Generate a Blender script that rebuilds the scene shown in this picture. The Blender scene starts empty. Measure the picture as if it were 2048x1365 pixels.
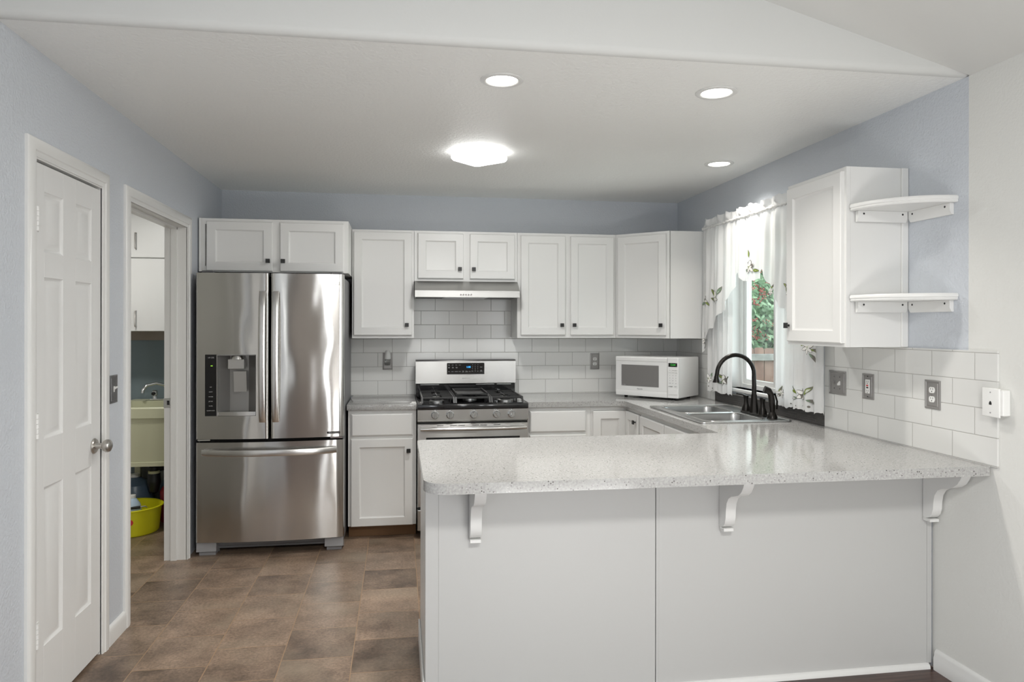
import bpy, bmesh, math, random
from math import sin, cos, pi, radians, sqrt
from mathutils import Vector, Matrix

S = bpy.context.scene
COL = S.collection
random.seed(7)

# ------------------------------------------------------------------ camera
TH = 0.1557
cam_d = bpy.data.cameras.new('camera')
cam = bpy.data.objects.new('camera', cam_d); COL.objects.link(cam)
cam_d.sensor_width = 36.0; cam_d.lens = 1435.0 / 2048.0 * 36.0
cam_d.shift_x = 1.0 / 2048.0; cam_d.shift_y = -(682.5 - 650.7) / 2048.0
cam_d.clip_start = 0.05; cam_d.clip_end = 200
cam.matrix_world = (Matrix.Translation((0, 0, 1.4525)) @ Matrix.Rotation(-TH, 4, 'Z')
                    @ Matrix.Rotation(pi / 2, 4, 'X') @ Matrix.Rotation(0.0014, 4, 'Z'))
S.camera = cam

# ------------------------------------------------------------------ world, light, exposure
W = bpy.data.worlds.new('sky'); S.world = W; W.use_nodes = True
W.node_tree.nodes['Background'].inputs[0].default_value = (0.86, 0.94, 1.0, 1)
W.node_tree.nodes['Background'].inputs[1].default_value = 2.3
S.view_settings.view_transform = 'Standard'; S.view_settings.look = 'None'
S.view_settings.exposure = 0.43; S.view_settings.gamma = 1.0; S.view_settings.use_curve_mapping = False
S.cycles.max_bounces = 10; S.cycles.diffuse_bounces = 5; S.cycles.glossy_bounces = 5
S.cycles.transmission_bounces = 8; S.cycles.transparent_max_bounces = 12
S.cycles.sample_clamp_indirect = 4.0
S.cycles.caustics_reflective = False; S.cycles.caustics_refractive = False

def area(name, loc, rot, size, power, color=(1, 1, 1), size_y=None, shape=None, spread=None):
    d = bpy.data.lights.new(name, 'AREA'); o = bpy.data.objects.new(name, d); COL.objects.link(o)
    o.location = loc; o.rotation_euler = rot; d.energy = power; d.color = color; d.size = size
    d.shape = shape or ('RECTANGLE' if size_y else 'SQUARE')
    if size_y: d.size_y = size_y
    if spread: d.spread = spread
    return o
# daylight through the living room's rear glazing, then added fill through side openings
for px_ in (.57, 1.92): area('daylight_patio', (px_, -3.30, 1.15), (radians(90), 0, 0), .30, 11, (0.98, 0.99, 1.0), 1.95)
area('side_fill', (2.36, -1.90, 1.50), (radians(90), 0, radians(90)), 1.4, 38, (0.98, 0.99, 1.0), 1.15)  # fill added to brighten the left wall
area('left_fill', (-1.41, -1.90, 1.50), (radians(90), 0, radians(-90)), 1.4, 38, (0.98, 0.99, 1.0), 1.15)  # fill added to brighten the right wall and its tile
# added upward fill on the living-room floor to brighten the kitchen ceiling
area('floor_fill', (0.95, 0.55, 0.06), (radians(158), 0, 0), 1.0, 36, (1.0, 0.99, 0.97), 1.3)

# daylight from the bright yard, low outside the kitchen window
yard = area('daylight_yard', (3.35, 3.55, 0.55), (0, 0, 0), 1.3, 30, (0.98, 1.0, 1.0), 1.1)
yard.rotation_euler = (Vector((2.30, 4.22, 1.60)) - Vector((3.35, 3.55, 0.55))).to_track_quat('-Z', 'Y').to_euler()

# ------------------------------------------------------------------ mesh builder
ORG = {}          # world position the meshes of an object are measured from

class MB:
    def __init__(s, M=None):
        s.bm = bmesh.new(); s.M = M or Matrix.Identity(4)
    def v(s, p): return s.bm.verts.new(s.M @ Vector(p))
    def f(s, vs):
        try: return s.bm.faces.new(vs)
        except ValueError: return None
    def box(s, x0, x1, y0, y1, z0, z1, bev=0.0, seg=1):
        if bev <= 0:
            c = [s.v((x, y, z)) for x in (x0, x1) for y in (y0, y1) for z in (z0, z1)]
            for q in ((0, 1, 3, 2), (4, 6, 7, 5), (0, 4, 5, 1), (2, 3, 7, 6), (0, 2, 6, 4), (1, 5, 7, 3)):
                s.f([c[i] for i in q])
            return s
        t = bmesh.new()
        bmesh.ops.create_cube(t, size=1.0)
        for w in t.verts:
            w.co = Vector((x0 + (w.co.x + .5) * (x1 - x0), y0 + (w.co.y + .5) * (y1 - y0), z0 + (w.co.z + .5) * (z1 - z0)))
        bmesh.ops.bevel(t, geom=list(t.edges), offset=bev, segments=seg, affect='EDGES', profile=0.5)
        mp = {w: s.v(w.co) for w in t.verts}
        for q in t.faces: s.f([mp[w] for w in q.verts])
        t.free(); return s
    def loft(s, loops, cap0=True, cap1=True, closed=True):
        L = [[s.v(p) for p in lp] for lp in loops]
        n = len(L[0])
        for a, b in zip(L[:-1], L[1:]):
            for i in range(n if closed else n - 1):
                s.f([a[i], a[(i + 1) % n], b[(i + 1) % n], b[i]])
        if cap0: s.f(L[0][::-1])
        if cap1: s.f(L[-1])
        return s
    def prism(s, pts, axis, a, b):
        def P(p, h):
            return {'z': (p[0], p[1], h), 'x': (h, p[0], p[1]), 'y': (p[0], h, p[1])}[axis]
        return s.loft([[P(p, a) for p in pts], [P(p, b) for p in pts]])
    def lathe(s, prof, c=(0, 0, 0), axis='z', seg=24, cap0=True, cap1=True, sx=1.0, sy=1.0):
        loops = []
        for r, h in prof:
            lp = []
            for i in range(seg):
                t = 2 * pi * i / seg; a, b = r * cos(t) * sx, r * sin(t) * sy
                q = {'z': (a, b, h), 'x': (h, a, b), 'y': (a, h, b)}[axis]
                lp.append((c[0] + q[0], c[1] + q[1], c[2] + q[2]))
            loops.append(lp)
        return s.loft(loops, cap0, cap1)
    def tube(s, path, r, seg=10, cap=True):
        path = [Vector(p) for p in path]; n = len(path)
        rs = r if isinstance(r, (list, tuple)) else [r] * n
        t0 = (path[1] - path[0]).normalized()
        up = Vector((0, 0, 1)) if abs(t0.z) < .9 else Vector((1, 0, 0))
        u = t0.cross(up).normalized()
        loops = []
        for i, p in enumerate(path):
            t = (path[min(i + 1, n - 1)] - path[max(i - 1, 0)]).normalized()
            u = (u - t * u.dot(t)).normalized(); w = t.cross(u)
            loops.append([p + (u * cos(2 * pi * k / seg) + w * sin(2 * pi * k / seg)) * rs[i] for k in range(seg)])
        return s.loft(loops, cap, cap)
    def bar(s, path, w, h, side):
        # flat bar of width w (along side) and depth h, following path
        path = [Vector(p) for p in path]; n = len(path); side = Vector(side).normalized(); loops = []
        for i, p in enumerate(path):
            t = (path[min(i + 1, n - 1)] - path[max(i - 1, 0)]).normalized()
            d = side.cross(t).normalized(); c = .3
            loops.append([p + side * a * w / 2 + d * b * h / 2 for a, b in
                          ((-1, -1 + c), (-1 + c, -1), (1 - c, -1), (1, -1 + c), (1, 1 - c), (1 - c, 1), (-1 + c, 1), (-1, 1 - c))])
        return s.loft(loops)
    def grid(s, fn, nu, nv):
        g = [[s.v(fn(i / nu, j / nv)) for j in range(nv + 1)] for i in range(nu + 1)]
        for i in range(nu):
            for j in range(nv): s.f([g[i][j], g[i + 1][j], g[i + 1][j + 1], g[i][j + 1]])
        return s
    def rrings(s, w, h, rings, cap0=True, cap1=True):
        # rectangle rings (inset, depth) in local x,z with y = depth outward
        return s.loft([[(i, c, i), (w - i, c, i), (w - i, c, h - i), (i, c, h - i)] for i, c in rings], cap0, cap1)
    def plate(s, outer, holes, z0, z1, cap_bottom=True, bev=0.0):
        for z, up in ((z1, True), (z0, False)):
            if not up and not cap_bottom: continue
            es = []
            for lp in [outer] + holes:
                vs = [s.v((p[0], p[1], z)) for p in lp]
                es += [s.bm.edges.new((vs[i], vs[(i + 1) % len(vs)])) for i in range(len(vs))]
            bmesh.ops.triangle_fill(s.bm, use_beauty=True, edges=es)
        for lp in [outer] + holes:
            s.loft([[(p[0], p[1], z0) for p in lp], [(p[0], p[1], z1) for p in lp]], False, False)
        bmesh.ops.remove_doubles(s.bm, verts=s.bm.verts, dist=1e-5)
        return s
    def poly(s, pts): s.f([s.v(p) for p in pts]); return s
    def build(s, name, mat, parent=None, angle=35, recalc=True, loc=None):
        if recalc: bmesh.ops.recalc_face_normals(s.bm, faces=list(s.bm.faces))
        o0 = Vector(loc) if loc is not None else (ORG.get(parent, Vector()) if parent is not None else Vector())
        if o0.length > 0: bmesh.ops.translate(s.bm, verts=s.bm.verts, vec=-o0)
        me = bpy.data.meshes.new(name); s.bm.to_mesh(me); s.bm.free()
        for p in me.polygons: p.use_smooth = True
        me.set_sharp_from_angle(angle=radians(angle))
        if mat is not None: me.materials.append(mat)
        o = bpy.data.objects.new(name, me); COL.objects.link(o)
        ORG[o] = o0
        if parent is not None: o.parent = parent
        elif loc is not None: o.location = o0
        return o

def thing(name, label, cat, loc=(0, 0, 0), rotz=0.0, group=None, local=False):
    o = bpy.data.objects.new(name, None); COL.objects.link(o); o.empty_display_size = .05
    o.location = loc; o.rotation_euler = (0, 0, rotz)
    o['label'] = label; o['category'] = cat
    if group: o['group'] = group
    ORG[o] = Vector() if local else Vector(loc)
    return o
def tag(o, label, cat, group=None):
    o['label'] = label; o['category'] = cat
    if group: o['group'] = group
    return o
def struct(o): o['kind'] = 'structure'; return o
def lab(o, t): o['label'] = t; return o
def copy_tree(o, parent=None):
    c = o.copy(); COL.objects.link(c)
    if parent is not None: c.parent = parent
    for ch in list(o.children): copy_tree(ch, c)
    return c

def facing(o, U, N):
    # local x = U (right along the face), y = N (outward), z = up
    return Matrix(((U[0], N[0], 0, o[0]), (U[1], N[1], 0, o[1]), (0, 0, 1, o[2]), (0, 0, 0, 1)))

def text(name, s, size, mat, parent, o, U, V, depth=.0004, align='CENTER', spacing=1.0):
    cu = bpy.data.curves.new(name, 'FONT'); cu.body = s; cu.size = size; cu.extrude = depth / 2
    cu.align_x = align; cu.align_y = 'CENTER'; cu.space_character = spacing; cu.resolution_u = 2
    t = bpy.data.objects.new(name + '_tmp', cu); COL.objects.link(t)
    bpy.context.view_layer.update()
    me = bpy.data.meshes.new_from_object(t.evaluated_get(bpy.context.evaluated_depsgraph_get()))
    bpy.data.objects.remove(t); bpy.data.curves.remove(cu)
    U, V = Vector(U).normalized(), Vector(V).normalized(); N = U.cross(V)
    M = Matrix(((U.x, V.x, N.x, o[0]), (U.y, V.y, N.y, o[1]), (U.z, V.z, N.z, o[2]), (0, 0, 0, 1)))
    me.transform(Matrix.Translation(-ORG.get(parent, Vector())) @ M)
    me.materials.clear(); me.materials.append(mat); me.name = name
    ob = bpy.data.objects.new(name, me); COL.objects.link(ob); ob.parent = parent; ORG[ob] = ORG.get(parent, Vector())
    return ob

def rrect(x0, x1, y0, y1, r, n=5):
    p = []
    for cx, cy, a in ((x1 - r, y1 - r, 0), (x0 + r, y1 - r, 90), (x0 + r, y0 + r, 180), (x1 - r, y0 + r, 270)):
        for k in range(n + 1):
            t = radians(a + 90 * k / n); p.append((cx + r * cos(t), cy + r * sin(t)))
    return p

# ------------------------------------------------------------------ materials
def lin(c): return tuple((x / 12.92 if x <= .04045 else ((x + .055) / 1.055) ** 2.4) for x in c)
class NT:
    def __init__(s, m): s.t = m.node_tree; s.b = s.t.nodes['Principled BSDF']
    def n(s, typ, **kw):
        q = s.t.nodes.new('ShaderNode' + typ)
        for k, val in kw.items(): setattr(q, k, val)
        return q
    def l(s, a, b): s.t.links.new(a, b)
def mat(name, col, rough=.5, metal=0.0, emit=None, estr=0.0, spec=None, coat=0.0, trans=0.0):
    m = bpy.data.materials.new(name); m.use_nodes = True; b = m.node_tree.nodes['Principled BSDF']
    b.inputs['Base Color'].default_value = (*col, 1); b.inputs['Roughness'].default_value = rough
    b.inputs['Metallic'].default_value = metal
    if emit: b.inputs['Emission Color'].default_value = (*emit, 1); b.inputs['Emission Strength'].default_value = estr
    if spec is not None: b.inputs['Specular IOR Level'].default_value = spec
    if coat: b.inputs['Coat Weight'].default_value = coat; b.inputs['Coat Roughness'].default_value = .05
    if trans: b.inputs['Transmission Weight'].default_value = trans
    return m
def bump(m, scale, strength, dist=.002, detail=2.0, vec=None, rough_n=.5):
    t = NT(m); no = t.n('TexNoise'); no.inputs['Scale'].default_value = scale; no.inputs['Detail'].default_value = detail
    tc = t.n('TexCoord')
    if vec:
        mp = t.n('Mapping'); mp.inputs['Scale'].default_value = vec
        t.l(tc.outputs['Object'], mp.inputs['Vector']); t.l(mp.outputs[0], no.inputs['Vector'])
    else: t.l(tc.outputs['Object'], no.inputs['Vector'])
    bp = t.n('Bump'); bp.inputs['Strength'].default_value = strength; bp.inputs['Distance'].default_value = dist
    t.l(no.outputs[0], bp.inputs['Height']); t.l(bp.outputs[0], t.b.inputs['Normal'])
    return m

M = {}
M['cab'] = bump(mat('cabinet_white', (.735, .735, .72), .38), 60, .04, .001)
M['panel'] = mat('panel_white_dimmed', (.51, .51, .50), .45)  # same paint as the cabinets, darkened to offset the strong light on it
M['trim'] = mat('trim_white', (.72, .72, .705), .32)
M['door'] = bump(mat('door_white', (.72, .72, .71), .35), 40, .03, .001, vec=(1, 1, .08))
M['wall'] = bump(mat('wall_cream', (.70, .70, .672), .62), 95, .35, .003)
M['blue'] = bump(mat('wall_blue', (.56, .59, .632), .42), 95, .65, .004)
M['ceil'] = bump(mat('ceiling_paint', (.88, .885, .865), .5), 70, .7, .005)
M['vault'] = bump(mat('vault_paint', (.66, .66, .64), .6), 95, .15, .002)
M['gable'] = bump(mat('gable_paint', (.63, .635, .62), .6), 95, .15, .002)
M['teal'] = mat('laundry_wall', (.18, .23, .25), .6)
M['black'] = mat('black_metal', (.012, .012, .012), .35)
M['blackgloss'] = mat('black_enamel', (.012, .012, .013), .10, coat=.4)
M['iron'] = bump(mat('cast_iron', (.020, .020, .020), .42), 300, .2, .001)
M['blackglass'] = mat('black_glass', (.008, .008, .009), .05)
M['bronze'] = mat('dark_bronze', (.018, .016, .014), .26, .6)
M['paddle'] = mat('paddle_grey', (.40, .395, .38), .38, .35)
M['recess'] = mat('dispenser_grey', (.30, .295, .285), .28, .55)
M['chrome'] = mat('chrome', (.75, .76, .77), .10, 1.0)
M['nickel'] = mat('satin_nickel', (.50, .48, .45), .28, 1.0)
M['plate'] = mat('pewter_plate', (.34, .33, .32), .42, .55)
M['whiteplastic'] = mat('white_plastic', (.80, .80, .78), .3)
M['dark'] = mat('dark_gap', (.01, .01, .01), .7)
M['darkgrey'] = mat('dark_grey_plastic', (.13, .13, .135), .5)
M['grey'] = mat('grey_plastic', (.30, .30, .31), .45)
M['fridgeside'] = mat('fridge_side', (.16, .16, .165), .45)
M['ink'] = mat('grey_print', (.16, .16, .17), .5)
M['whiteink'] = mat('white_print', (.62, .62, .62), .5)
M['greenled'] = mat('green_display', (.01, .05, .01), .3, emit=(.10, .80, .12), estr=.6)
M['limeled'] = mat('lime_display', (.01, .05, .01), .3, emit=(.35, .75, .05), estr=.8)
M['blueled'] = mat('blue_display', (.01, .05, .1), .3, emit=(.05, .42, 1.0), estr=2.0)
M['red'] = mat('red_plastic', (.30, .012, .02), .4)
M['redbtn'] = mat('red_button', (.65, .02, .02), .4)
M['yellow'] = mat('yellow_plastic', (.74, .70, .012), .38)
M['bluebottle'] = mat('pale_blue_plastic', (.50, .62, .76), .35)
M['bluejug'] = mat('blue_grey_plastic', (.10, .15, .22), .3)
M['tub'] = bump(mat('cream_tub', (.60, .60, .42), .45), 20, .05)
M['pipe'] = mat('black_pipe', (.015, .017, .022), .4)
M['lens'] = mat('lamp_lens', (.9, .9, .9), .4, emit=(1.0, .97, .90), estr=5.0)
M['baffle'] = mat('lamp_baffle', (.9, .88, .82), .4)
M['dome'] = mat('lamp_dome', (.9, .9, .9), .4, emit=(1.0, 1.0, .99), estr=6.0)
M['filter'] = mat('grease_filter', (.42, .42, .42), .35, .9)
M['microwin'] = bump(mat('oven_window', (.19, .185, .18), .25), 900, .1, .0005)
M['micro'] = mat('microwave_white', (.76, .76, .75), .28)
M['leafgreen'] = mat('stitched_green', (.22, .30, .05), .7)
M['leafteal'] = mat('stitched_grey_green', (.20, .28, .19), .7)
M['stitch'] = mat('stitched_grey', (.16, .15, .13), .8)
M['petal'] = mat('stitched_white', (.80, .79, .76), .8)
M['woodtoe'] = bump(mat('bare_wood', (.20, .105, .045), .6), 30, .2, vec=(1, 8, 8))

def steel(name, base=(.56, .555, .54), rough=.22, wav=.0, wscale=(2.2, 1, .5), aniso=.75, rot=.25):
    m = mat(name, base, rough, 1.0); t = NT(m)
    t.b.inputs['Anisotropic'].default_value = aniso; t.b.inputs['Anisotropic Rotation'].default_value = rot
    tg = t.n('Tangent'); tg.direction_type = 'RADIAL'; tg.axis = 'Z'; t.l(tg.outputs[0], t.b.inputs['Tangent'])
    tc = t.n('TexCoord'); mp = t.n('Mapping'); mp.inputs['Scale'].default_value = (3, 3, 900)
    no = t.n('TexNoise'); no.inputs['Scale'].default_value = 1.0
    t.l(tc.outputs['Object'], mp.inputs['Vector']); t.l(mp.outputs[0], no.inputs['Vector'])
    bp = t.n('Bump'); bp.inputs['Strength'].default_value = .03; bp.inputs['Distance'].default_value = .0005
    t.l(no.outputs[0], bp.inputs['Height'])
    last = bp
    if wav:
        mp2 = t.n('Mapping'); mp2.inputs['Scale'].default_value = wscale
        n2 = t.n('TexNoise'); n2.inputs['Scale'].default_value = 3.0; n2.inputs['Detail'].default_value = 1.0
        t.l(tc.outputs['Object'], mp2.inputs['Vector']); t.l(mp2.outputs[0], n2.inputs['Vector'])
        b2 = t.n('Bump'); b2.inputs['Strength'].default_value = 1.0; b2.inputs['Distance'].default_value = wav
        t.l(n2.outputs[0], b2.inputs['Height']); t.l(bp.outputs[0], b2.inputs['Normal']); last = b2
    t.l(last.outputs[0], t.b.inputs['Normal'])
    return m
M['steel'] = steel('brushed_steel', (.50, .495, .48), .36, aniso=.4)
M['fridge'] = steel('fridge_steel', (.54, .53, .51), .15, wav=.006, wscale=(1.6, 1, .7), aniso=.97)
M['sinksteel'] = mat('sink_steel', (.44, .44, .435), .30, 1.0)
M['handle'] = steel('handle_steel', (.62, .615, .60), .24, aniso=.5)
M['rangesteel'] = steel('range_steel', (.49, .485, .47), .27, wav=.0008, wscale=(2.5, 1, 2.5))

def tile_mat(name, ax, pw, ph, off_u, off_z, col, grout, rough=.16, mortar=.0016):
    m = mat(name, col, rough); t = NT(m)
    tc = t.n('TexCoord'); sp = t.n('SeparateXYZ'); t.l(tc.outputs['Object'], sp.inputs[0])
    a = t.n('Math', operation='SUBTRACT'); t.l(sp.outputs[ax], a.inputs[0]); a.inputs[1].default_value = off_u
    b = t.n('Math', operation='SUBTRACT'); t.l(sp.outputs['Z'], b.inputs[0]); b.inputs[1].default_value = off_z
    cb = t.n('CombineXYZ'); t.l(a.outputs[0], cb.inputs[0]); t.l(b.outputs[0], cb.inputs[1])
    br = t.n('TexBrick'); br.offset = .5; br.offset_frequency = 2; br.squash = 1.0
    t.l(cb.outputs[0], br.inputs['Vector'])
    for k, val in (('Scale', 1.0), ('Mortar Size', mortar), ('Mortar Smooth', .1), ('Bias', 0), ('Brick Width', pw), ('Row Height', ph)):
        br.inputs[k].default_value = val
    br.inputs['Color1'].default_value = (*col, 1); br.inputs['Color2'].default_value = (*[c * .985 for c in col], 1)
    br.inputs['Mortar'].default_value = (*grout, 1)
    t.l(br.outputs['Color'], t.b.inputs['Base Color'])
    br2 = t.n('TexBrick'); br2.offset = .5; br2.offset_frequency = 2
    t.l(cb.outputs[0], br2.inputs['Vector'])
    for k, val in (('Scale', 1.0), ('Mortar Size', mortar * 2.2), ('Mortar Smooth', 1.0), ('Brick Width', pw), ('Row Height', ph)):
        br2.inputs[k].default_value = val
    no = t.n('TexNoise'); no.inputs['Scale'].default_value = 9; t.l(tc.outputs['Object'], no.inputs['Vector'])
    b0 = t.n('Bump'); b0.inputs['Strength'].default_value = .25; b0.inputs['Distance'].default_value = .003
    t.l(no.outputs[0], b0.inputs['Height'])
    bp = t.n('Bump'); bp.invert = True; bp.inputs['Strength'].default_value = .7; bp.inputs['Distance'].default_value = .0015
    t.l(br2.outputs['Fac'], bp.inputs['Height']); t.l(b0.outputs[0], bp.inputs['Normal']); t.l(bp.outputs[0], t.b.inputs['Normal'])
    ra = t.n('MapRange'); ra.inputs['To Min'].default_value = rough; ra.inputs['To Max'].default_value = .8
    t.l(br.outputs['Fac'], ra.inputs['Value']); t.l(ra.outputs[0], t.b.inputs['Roughness'])
    return m
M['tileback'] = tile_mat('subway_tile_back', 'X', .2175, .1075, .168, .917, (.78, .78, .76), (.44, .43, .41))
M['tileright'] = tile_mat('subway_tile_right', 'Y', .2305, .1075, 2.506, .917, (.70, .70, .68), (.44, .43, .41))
M['mosaic'] = tile_mat('slate_mosaic', 'Y', .05, .014, 0, .914, (.050, .047, .045), (.075, .07, .066), .45, .0012)

def quartz():
    m = mat('grey_quartz', (.5, .5, .5), .10); t = NT(m); tc = t.n('TexCoord')
    n1 = t.n('TexNoise'); n1.inputs['Scale'].default_value = 130; n1.inputs['Detail'].default_value = 2
    t.l(tc.outputs['Object'], n1.inputs['Vector'])
    r1 = t.n('ValToRGB'); e = r1.color_ramp.elements
    e[0].position = .35; e[0].color = (.345, .342, .335, 1); e[1].position = .65; e[1].color = (.435, .432, .42, 1)
    t.l(n1.outputs[0], r1.inputs[0])
    v = t.n('TexVoronoi'); v.inputs['Scale'].default_value = 125; t.l(tc.outputs['Object'], v.inputs['Vector'])
    hs = t.n('SeparateColor'); t.l(v.outputs['Color'], hs.inputs[0])
    def speck(ch, thr, rad, color, prev):
        g = t.n('Math', operation='GREATER_THAN'); t.l(hs.outputs[ch], g.inputs[0]); g.inputs[1].default_value = thr
        d = t.n('Math', operation='LESS_THAN'); t.l(v.outputs['Distance'], d.inputs[0]); d.inputs[1].default_value = rad
        k = t.n('Math', operation='MULTIPLY'); t.l(g.outputs[0], k.inputs[0]); t.l(d.outputs[0], k.inputs[1])
        mx = t.n('MixRGB'); t.l(k.outputs[0], mx.inputs[0]); t.l(prev, mx.inputs[1]); mx.inputs[2].default_value = (*color, 1)
        return mx.outputs[0]
    c = speck(0, .90, .30, (.08, .075, .07), r1.outputs[0])
    c = speck(1, .93, .30, (.56, .56, .55), c)
    c = speck(2, .80, .36, (.27, .265, .258), c)
    t.l(c, t.b.inputs['Base Color'])
    return m
M['quartz'] = quartz()

def floor_tile():
    m = mat('brown_floor_tile', (.16, .11, .08), .38); t = NT(m); tc = t.n('TexCoord'); sp = t.n('SeparateXYZ')
    t.l(tc.outputs['Object'], sp.inputs[0])
    # long joints run along Y; courses stagger by half a tile
    a = t.n('Math', operation='SUBTRACT'); t.l(sp.outputs['Y'], a.inputs[0]); a.inputs[1].default_value = 3.213 - .3165 / 2
    b = t.n('Math', operation='SUBTRACT'); t.l(sp.outputs['X'], b.inputs[0]); b.inputs[1].default_value = .104 - .302 * 20
    cb = t.n('CombineXYZ'); t.l(a.outputs[0], cb.inputs[0]); t.l(b.outputs[0], cb.inputs[1])
    br = t.n('TexBrick'); br.offset = .5; br.offset_frequency = 2; t.l(cb.outputs[0], br.inputs['Vector'])
    for k, val in (('Scale', 1.0), ('Mortar Size', .0022), ('Mortar Smooth', .2), ('Bias', 0), ('Brick Width', .3165), ('Row Height', .302)):
        br.inputs[k].default_value = val
    br.inputs['Color1'].default_value = (0, 0, 0, 1); br.inputs['Color2'].default_value = (1, 1, 1, 1); br.inputs['Mortar'].default_value = (.5, .5, .5, 1)
    base = t.n('ValToRGB'); e = base.color_ramp.elements
    e[0].position = 0; e[0].color = (.085, .058, .041, 1); e[1].position = 1; e[1].color = (.40, .285, .205, 1)
    n1 = t.n('TexNoise'); n1.inputs['Scale'].default_value = 5.5; n1.inputs['Detail'].default_value = 8; n1.inputs['Roughness'].default_value = .62
    ad = t.n('VectorMath', operation='ADD'); t.l(tc.outputs['Object'], ad.inputs[0])
    sc = t.n('VectorMath', operation='SCALE'); t.l(br.outputs['Color'], sc.inputs[0]); sc.inputs['Scale'].default_value = 7.0
    t.l(sc.outputs[0], ad.inputs[1]); t.l(ad.outputs[0], n1.inputs['Vector'])
    mr = t.n('MapRange'); mr.inputs['From Min'].default_value = .33; mr.inputs['From Max'].default_value = .70
    t.l(n1.outputs[0], mr.inputs['Value'])
    mixv = t.n('MixRGB'); mixv.inputs[0].default_value = .36
    t.l(mr.outputs[0], mixv.inputs[1]); t.l(br.outputs['Color'], mixv.inputs[2]); t.l(mixv.outputs[0], base.inputs[0])
    n2 = t.n('TexNoise'); n2.inputs['Scale'].default_value = 75; n2.inputs['Detail'].default_value = 6; n2.inputs['Roughness'].default_value = .7
    t.l(tc.outputs['Object'], n2.inputs['Vector'])
    r2 = t.n('MapRange'); r2.inputs['From Min'].default_value = .3; r2.inputs['From Max'].default_value = .75
    r2.inputs['To Min'].default_value = .55; r2.inputs['To Max'].default_value = 1.45; t.l(n2.outputs[0], r2.inputs['Value'])
    ml = t.n('VectorMath', operation='SCALE'); t.l(base.outputs[0], ml.inputs[0]); t.l(r2.outputs[0], ml.inputs['Scale'])
    n3 = t.n('TexNoise'); n3.inputs['Scale'].default_value = 3.0; t.l(ad.outputs[0], n3.inputs['Vector'])
    r3 = t.n('MapRange'); r3.inputs['From Min'].default_value = .50; r3.inputs['From Max'].default_value = .72; r3.inputs['To Max'].default_value = .5
    t.l(n3.outputs[0], r3.inputs['Value'])
    mxg = t.n('MixRGB'); t.l(r3.outputs[0], mxg.inputs[0]); t.l(ml.outputs[0], mxg.inputs[1]); mxg.inputs[2].default_value = (.300, .245, .180, 1)
    gr = t.n('MixRGB'); t.l(br.outputs['Fac'], gr.inputs[0]); t.l(mxg.outputs[0], gr.inputs[1]); gr.inputs[2].default_value = (.34, .22, .13, 1)
    t.l(gr.outputs[0], t.b.inputs['Base Color'])
    bp = t.n('Bump'); bp.invert = True; bp.inputs['Strength'].default_value = .5; bp.inputs['Distance'].default_value = .002
    t.l(br.outputs['Fac'], bp.inputs['Height'])
    b2 = t.n('Bump'); b2.inputs['Strength'].default_value = .25; b2.inputs['Distance'].default_value = .001
    t.l(n2.outputs[0], b2.inputs['Height']); t.l(bp.outputs[0], b2.inputs['Normal']); t.l(b2.outputs[0], t.b.inputs['Normal'])
    return m
M['floortile'] = floor_tile()

def wood_floor():
    m = mat('dark_wood_floor', (.05, .025, .018), .35); t = NT(m); tc = t.n('TexCoord')
    mp = t.n('Mapping'); t.l(tc.outputs['Object'], mp.inputs['Vector'])
    br = t.n('TexBrick'); t.l(mp.outputs[0], br.inputs['Vector']); br.offset = .37
    for k, val in (('Scale', 1.0), ('Mortar Size', .001), ('Brick Width', 1.2), ('Row Height', .15)): br.inputs[k].default_value = val
    br.inputs['Color1'].default_value = (.040, .022, .018, 1); br.inputs['Color2'].default_value = (.075, .042, .033, 1)
    br.inputs['Mortar'].default_value = (.01, .008, .007, 1)
    no = t.n('TexNoise'); mp2 = t.n('Mapping'); mp2.inputs['Scale'].default_value = (3, 40, 1)
    no.inputs['Scale'].default_value = 1.5; no.inputs['Detail'].default_value = 6
    t.l(tc.outputs['Object'], mp2.inputs['Vector']); t.l(mp2.outputs[0], no.inputs['Vector'])
    mr = t.n('MapRange'); mr.inputs['From Min'].default_value = .3; mr.inputs['From Max'].default_value = .7
    mr.inputs['To Min'].default_value = .5; mr.inputs['To Max'].default_value = 1.7; t.l(no.outputs[0], mr.inputs['Value'])
    ml = t.n('VectorMath', operation='SCALE'); t.l(br.outputs['Color'], ml.inputs[0]); t.l(mr.outputs[0], ml.inputs['Scale'])
    t.l(ml.outputs[0], t.b.inputs['Base Color'])
    return m
M['woodfloor'] = wood_floor()

def cloth(name, col, sheer):
    m = bpy.data.materials.new(name); m.use_nodes = True; t = m.node_tree; t.nodes.remove(t.nodes['Principled BSDF'])
    out = t.nodes['Material Output']
    d = t.nodes.new('ShaderNodeBsdfDiffuse'); d.inputs[0].default_value = (*col, 1)
    tr = t.nodes.new('ShaderNodeBsdfTranslucent'); tr.inputs[0].default_value = (*col, 1)
    tp = t.nodes.new('ShaderNodeBsdfTransparent')
    a = t.nodes.new('ShaderNodeMixShader'); a.inputs[0].default_value = .27
    b = t.nodes.new('ShaderNodeMixShader'); b.inputs[0].default_value = sheer
    t.links.new(d.outputs[0], a.inputs[1]); t.links.new(tr.outputs[0], a.inputs[2])
    t.links.new(a.outputs[0], b.inputs[1]); t.links.new(tp.outputs[0], b.inputs[2]); t.links.new(b.outputs[0], out.inputs[0])
    return m
M['cloth'] = cloth('white_voile', (.84, .84, .83), .10)
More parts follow.
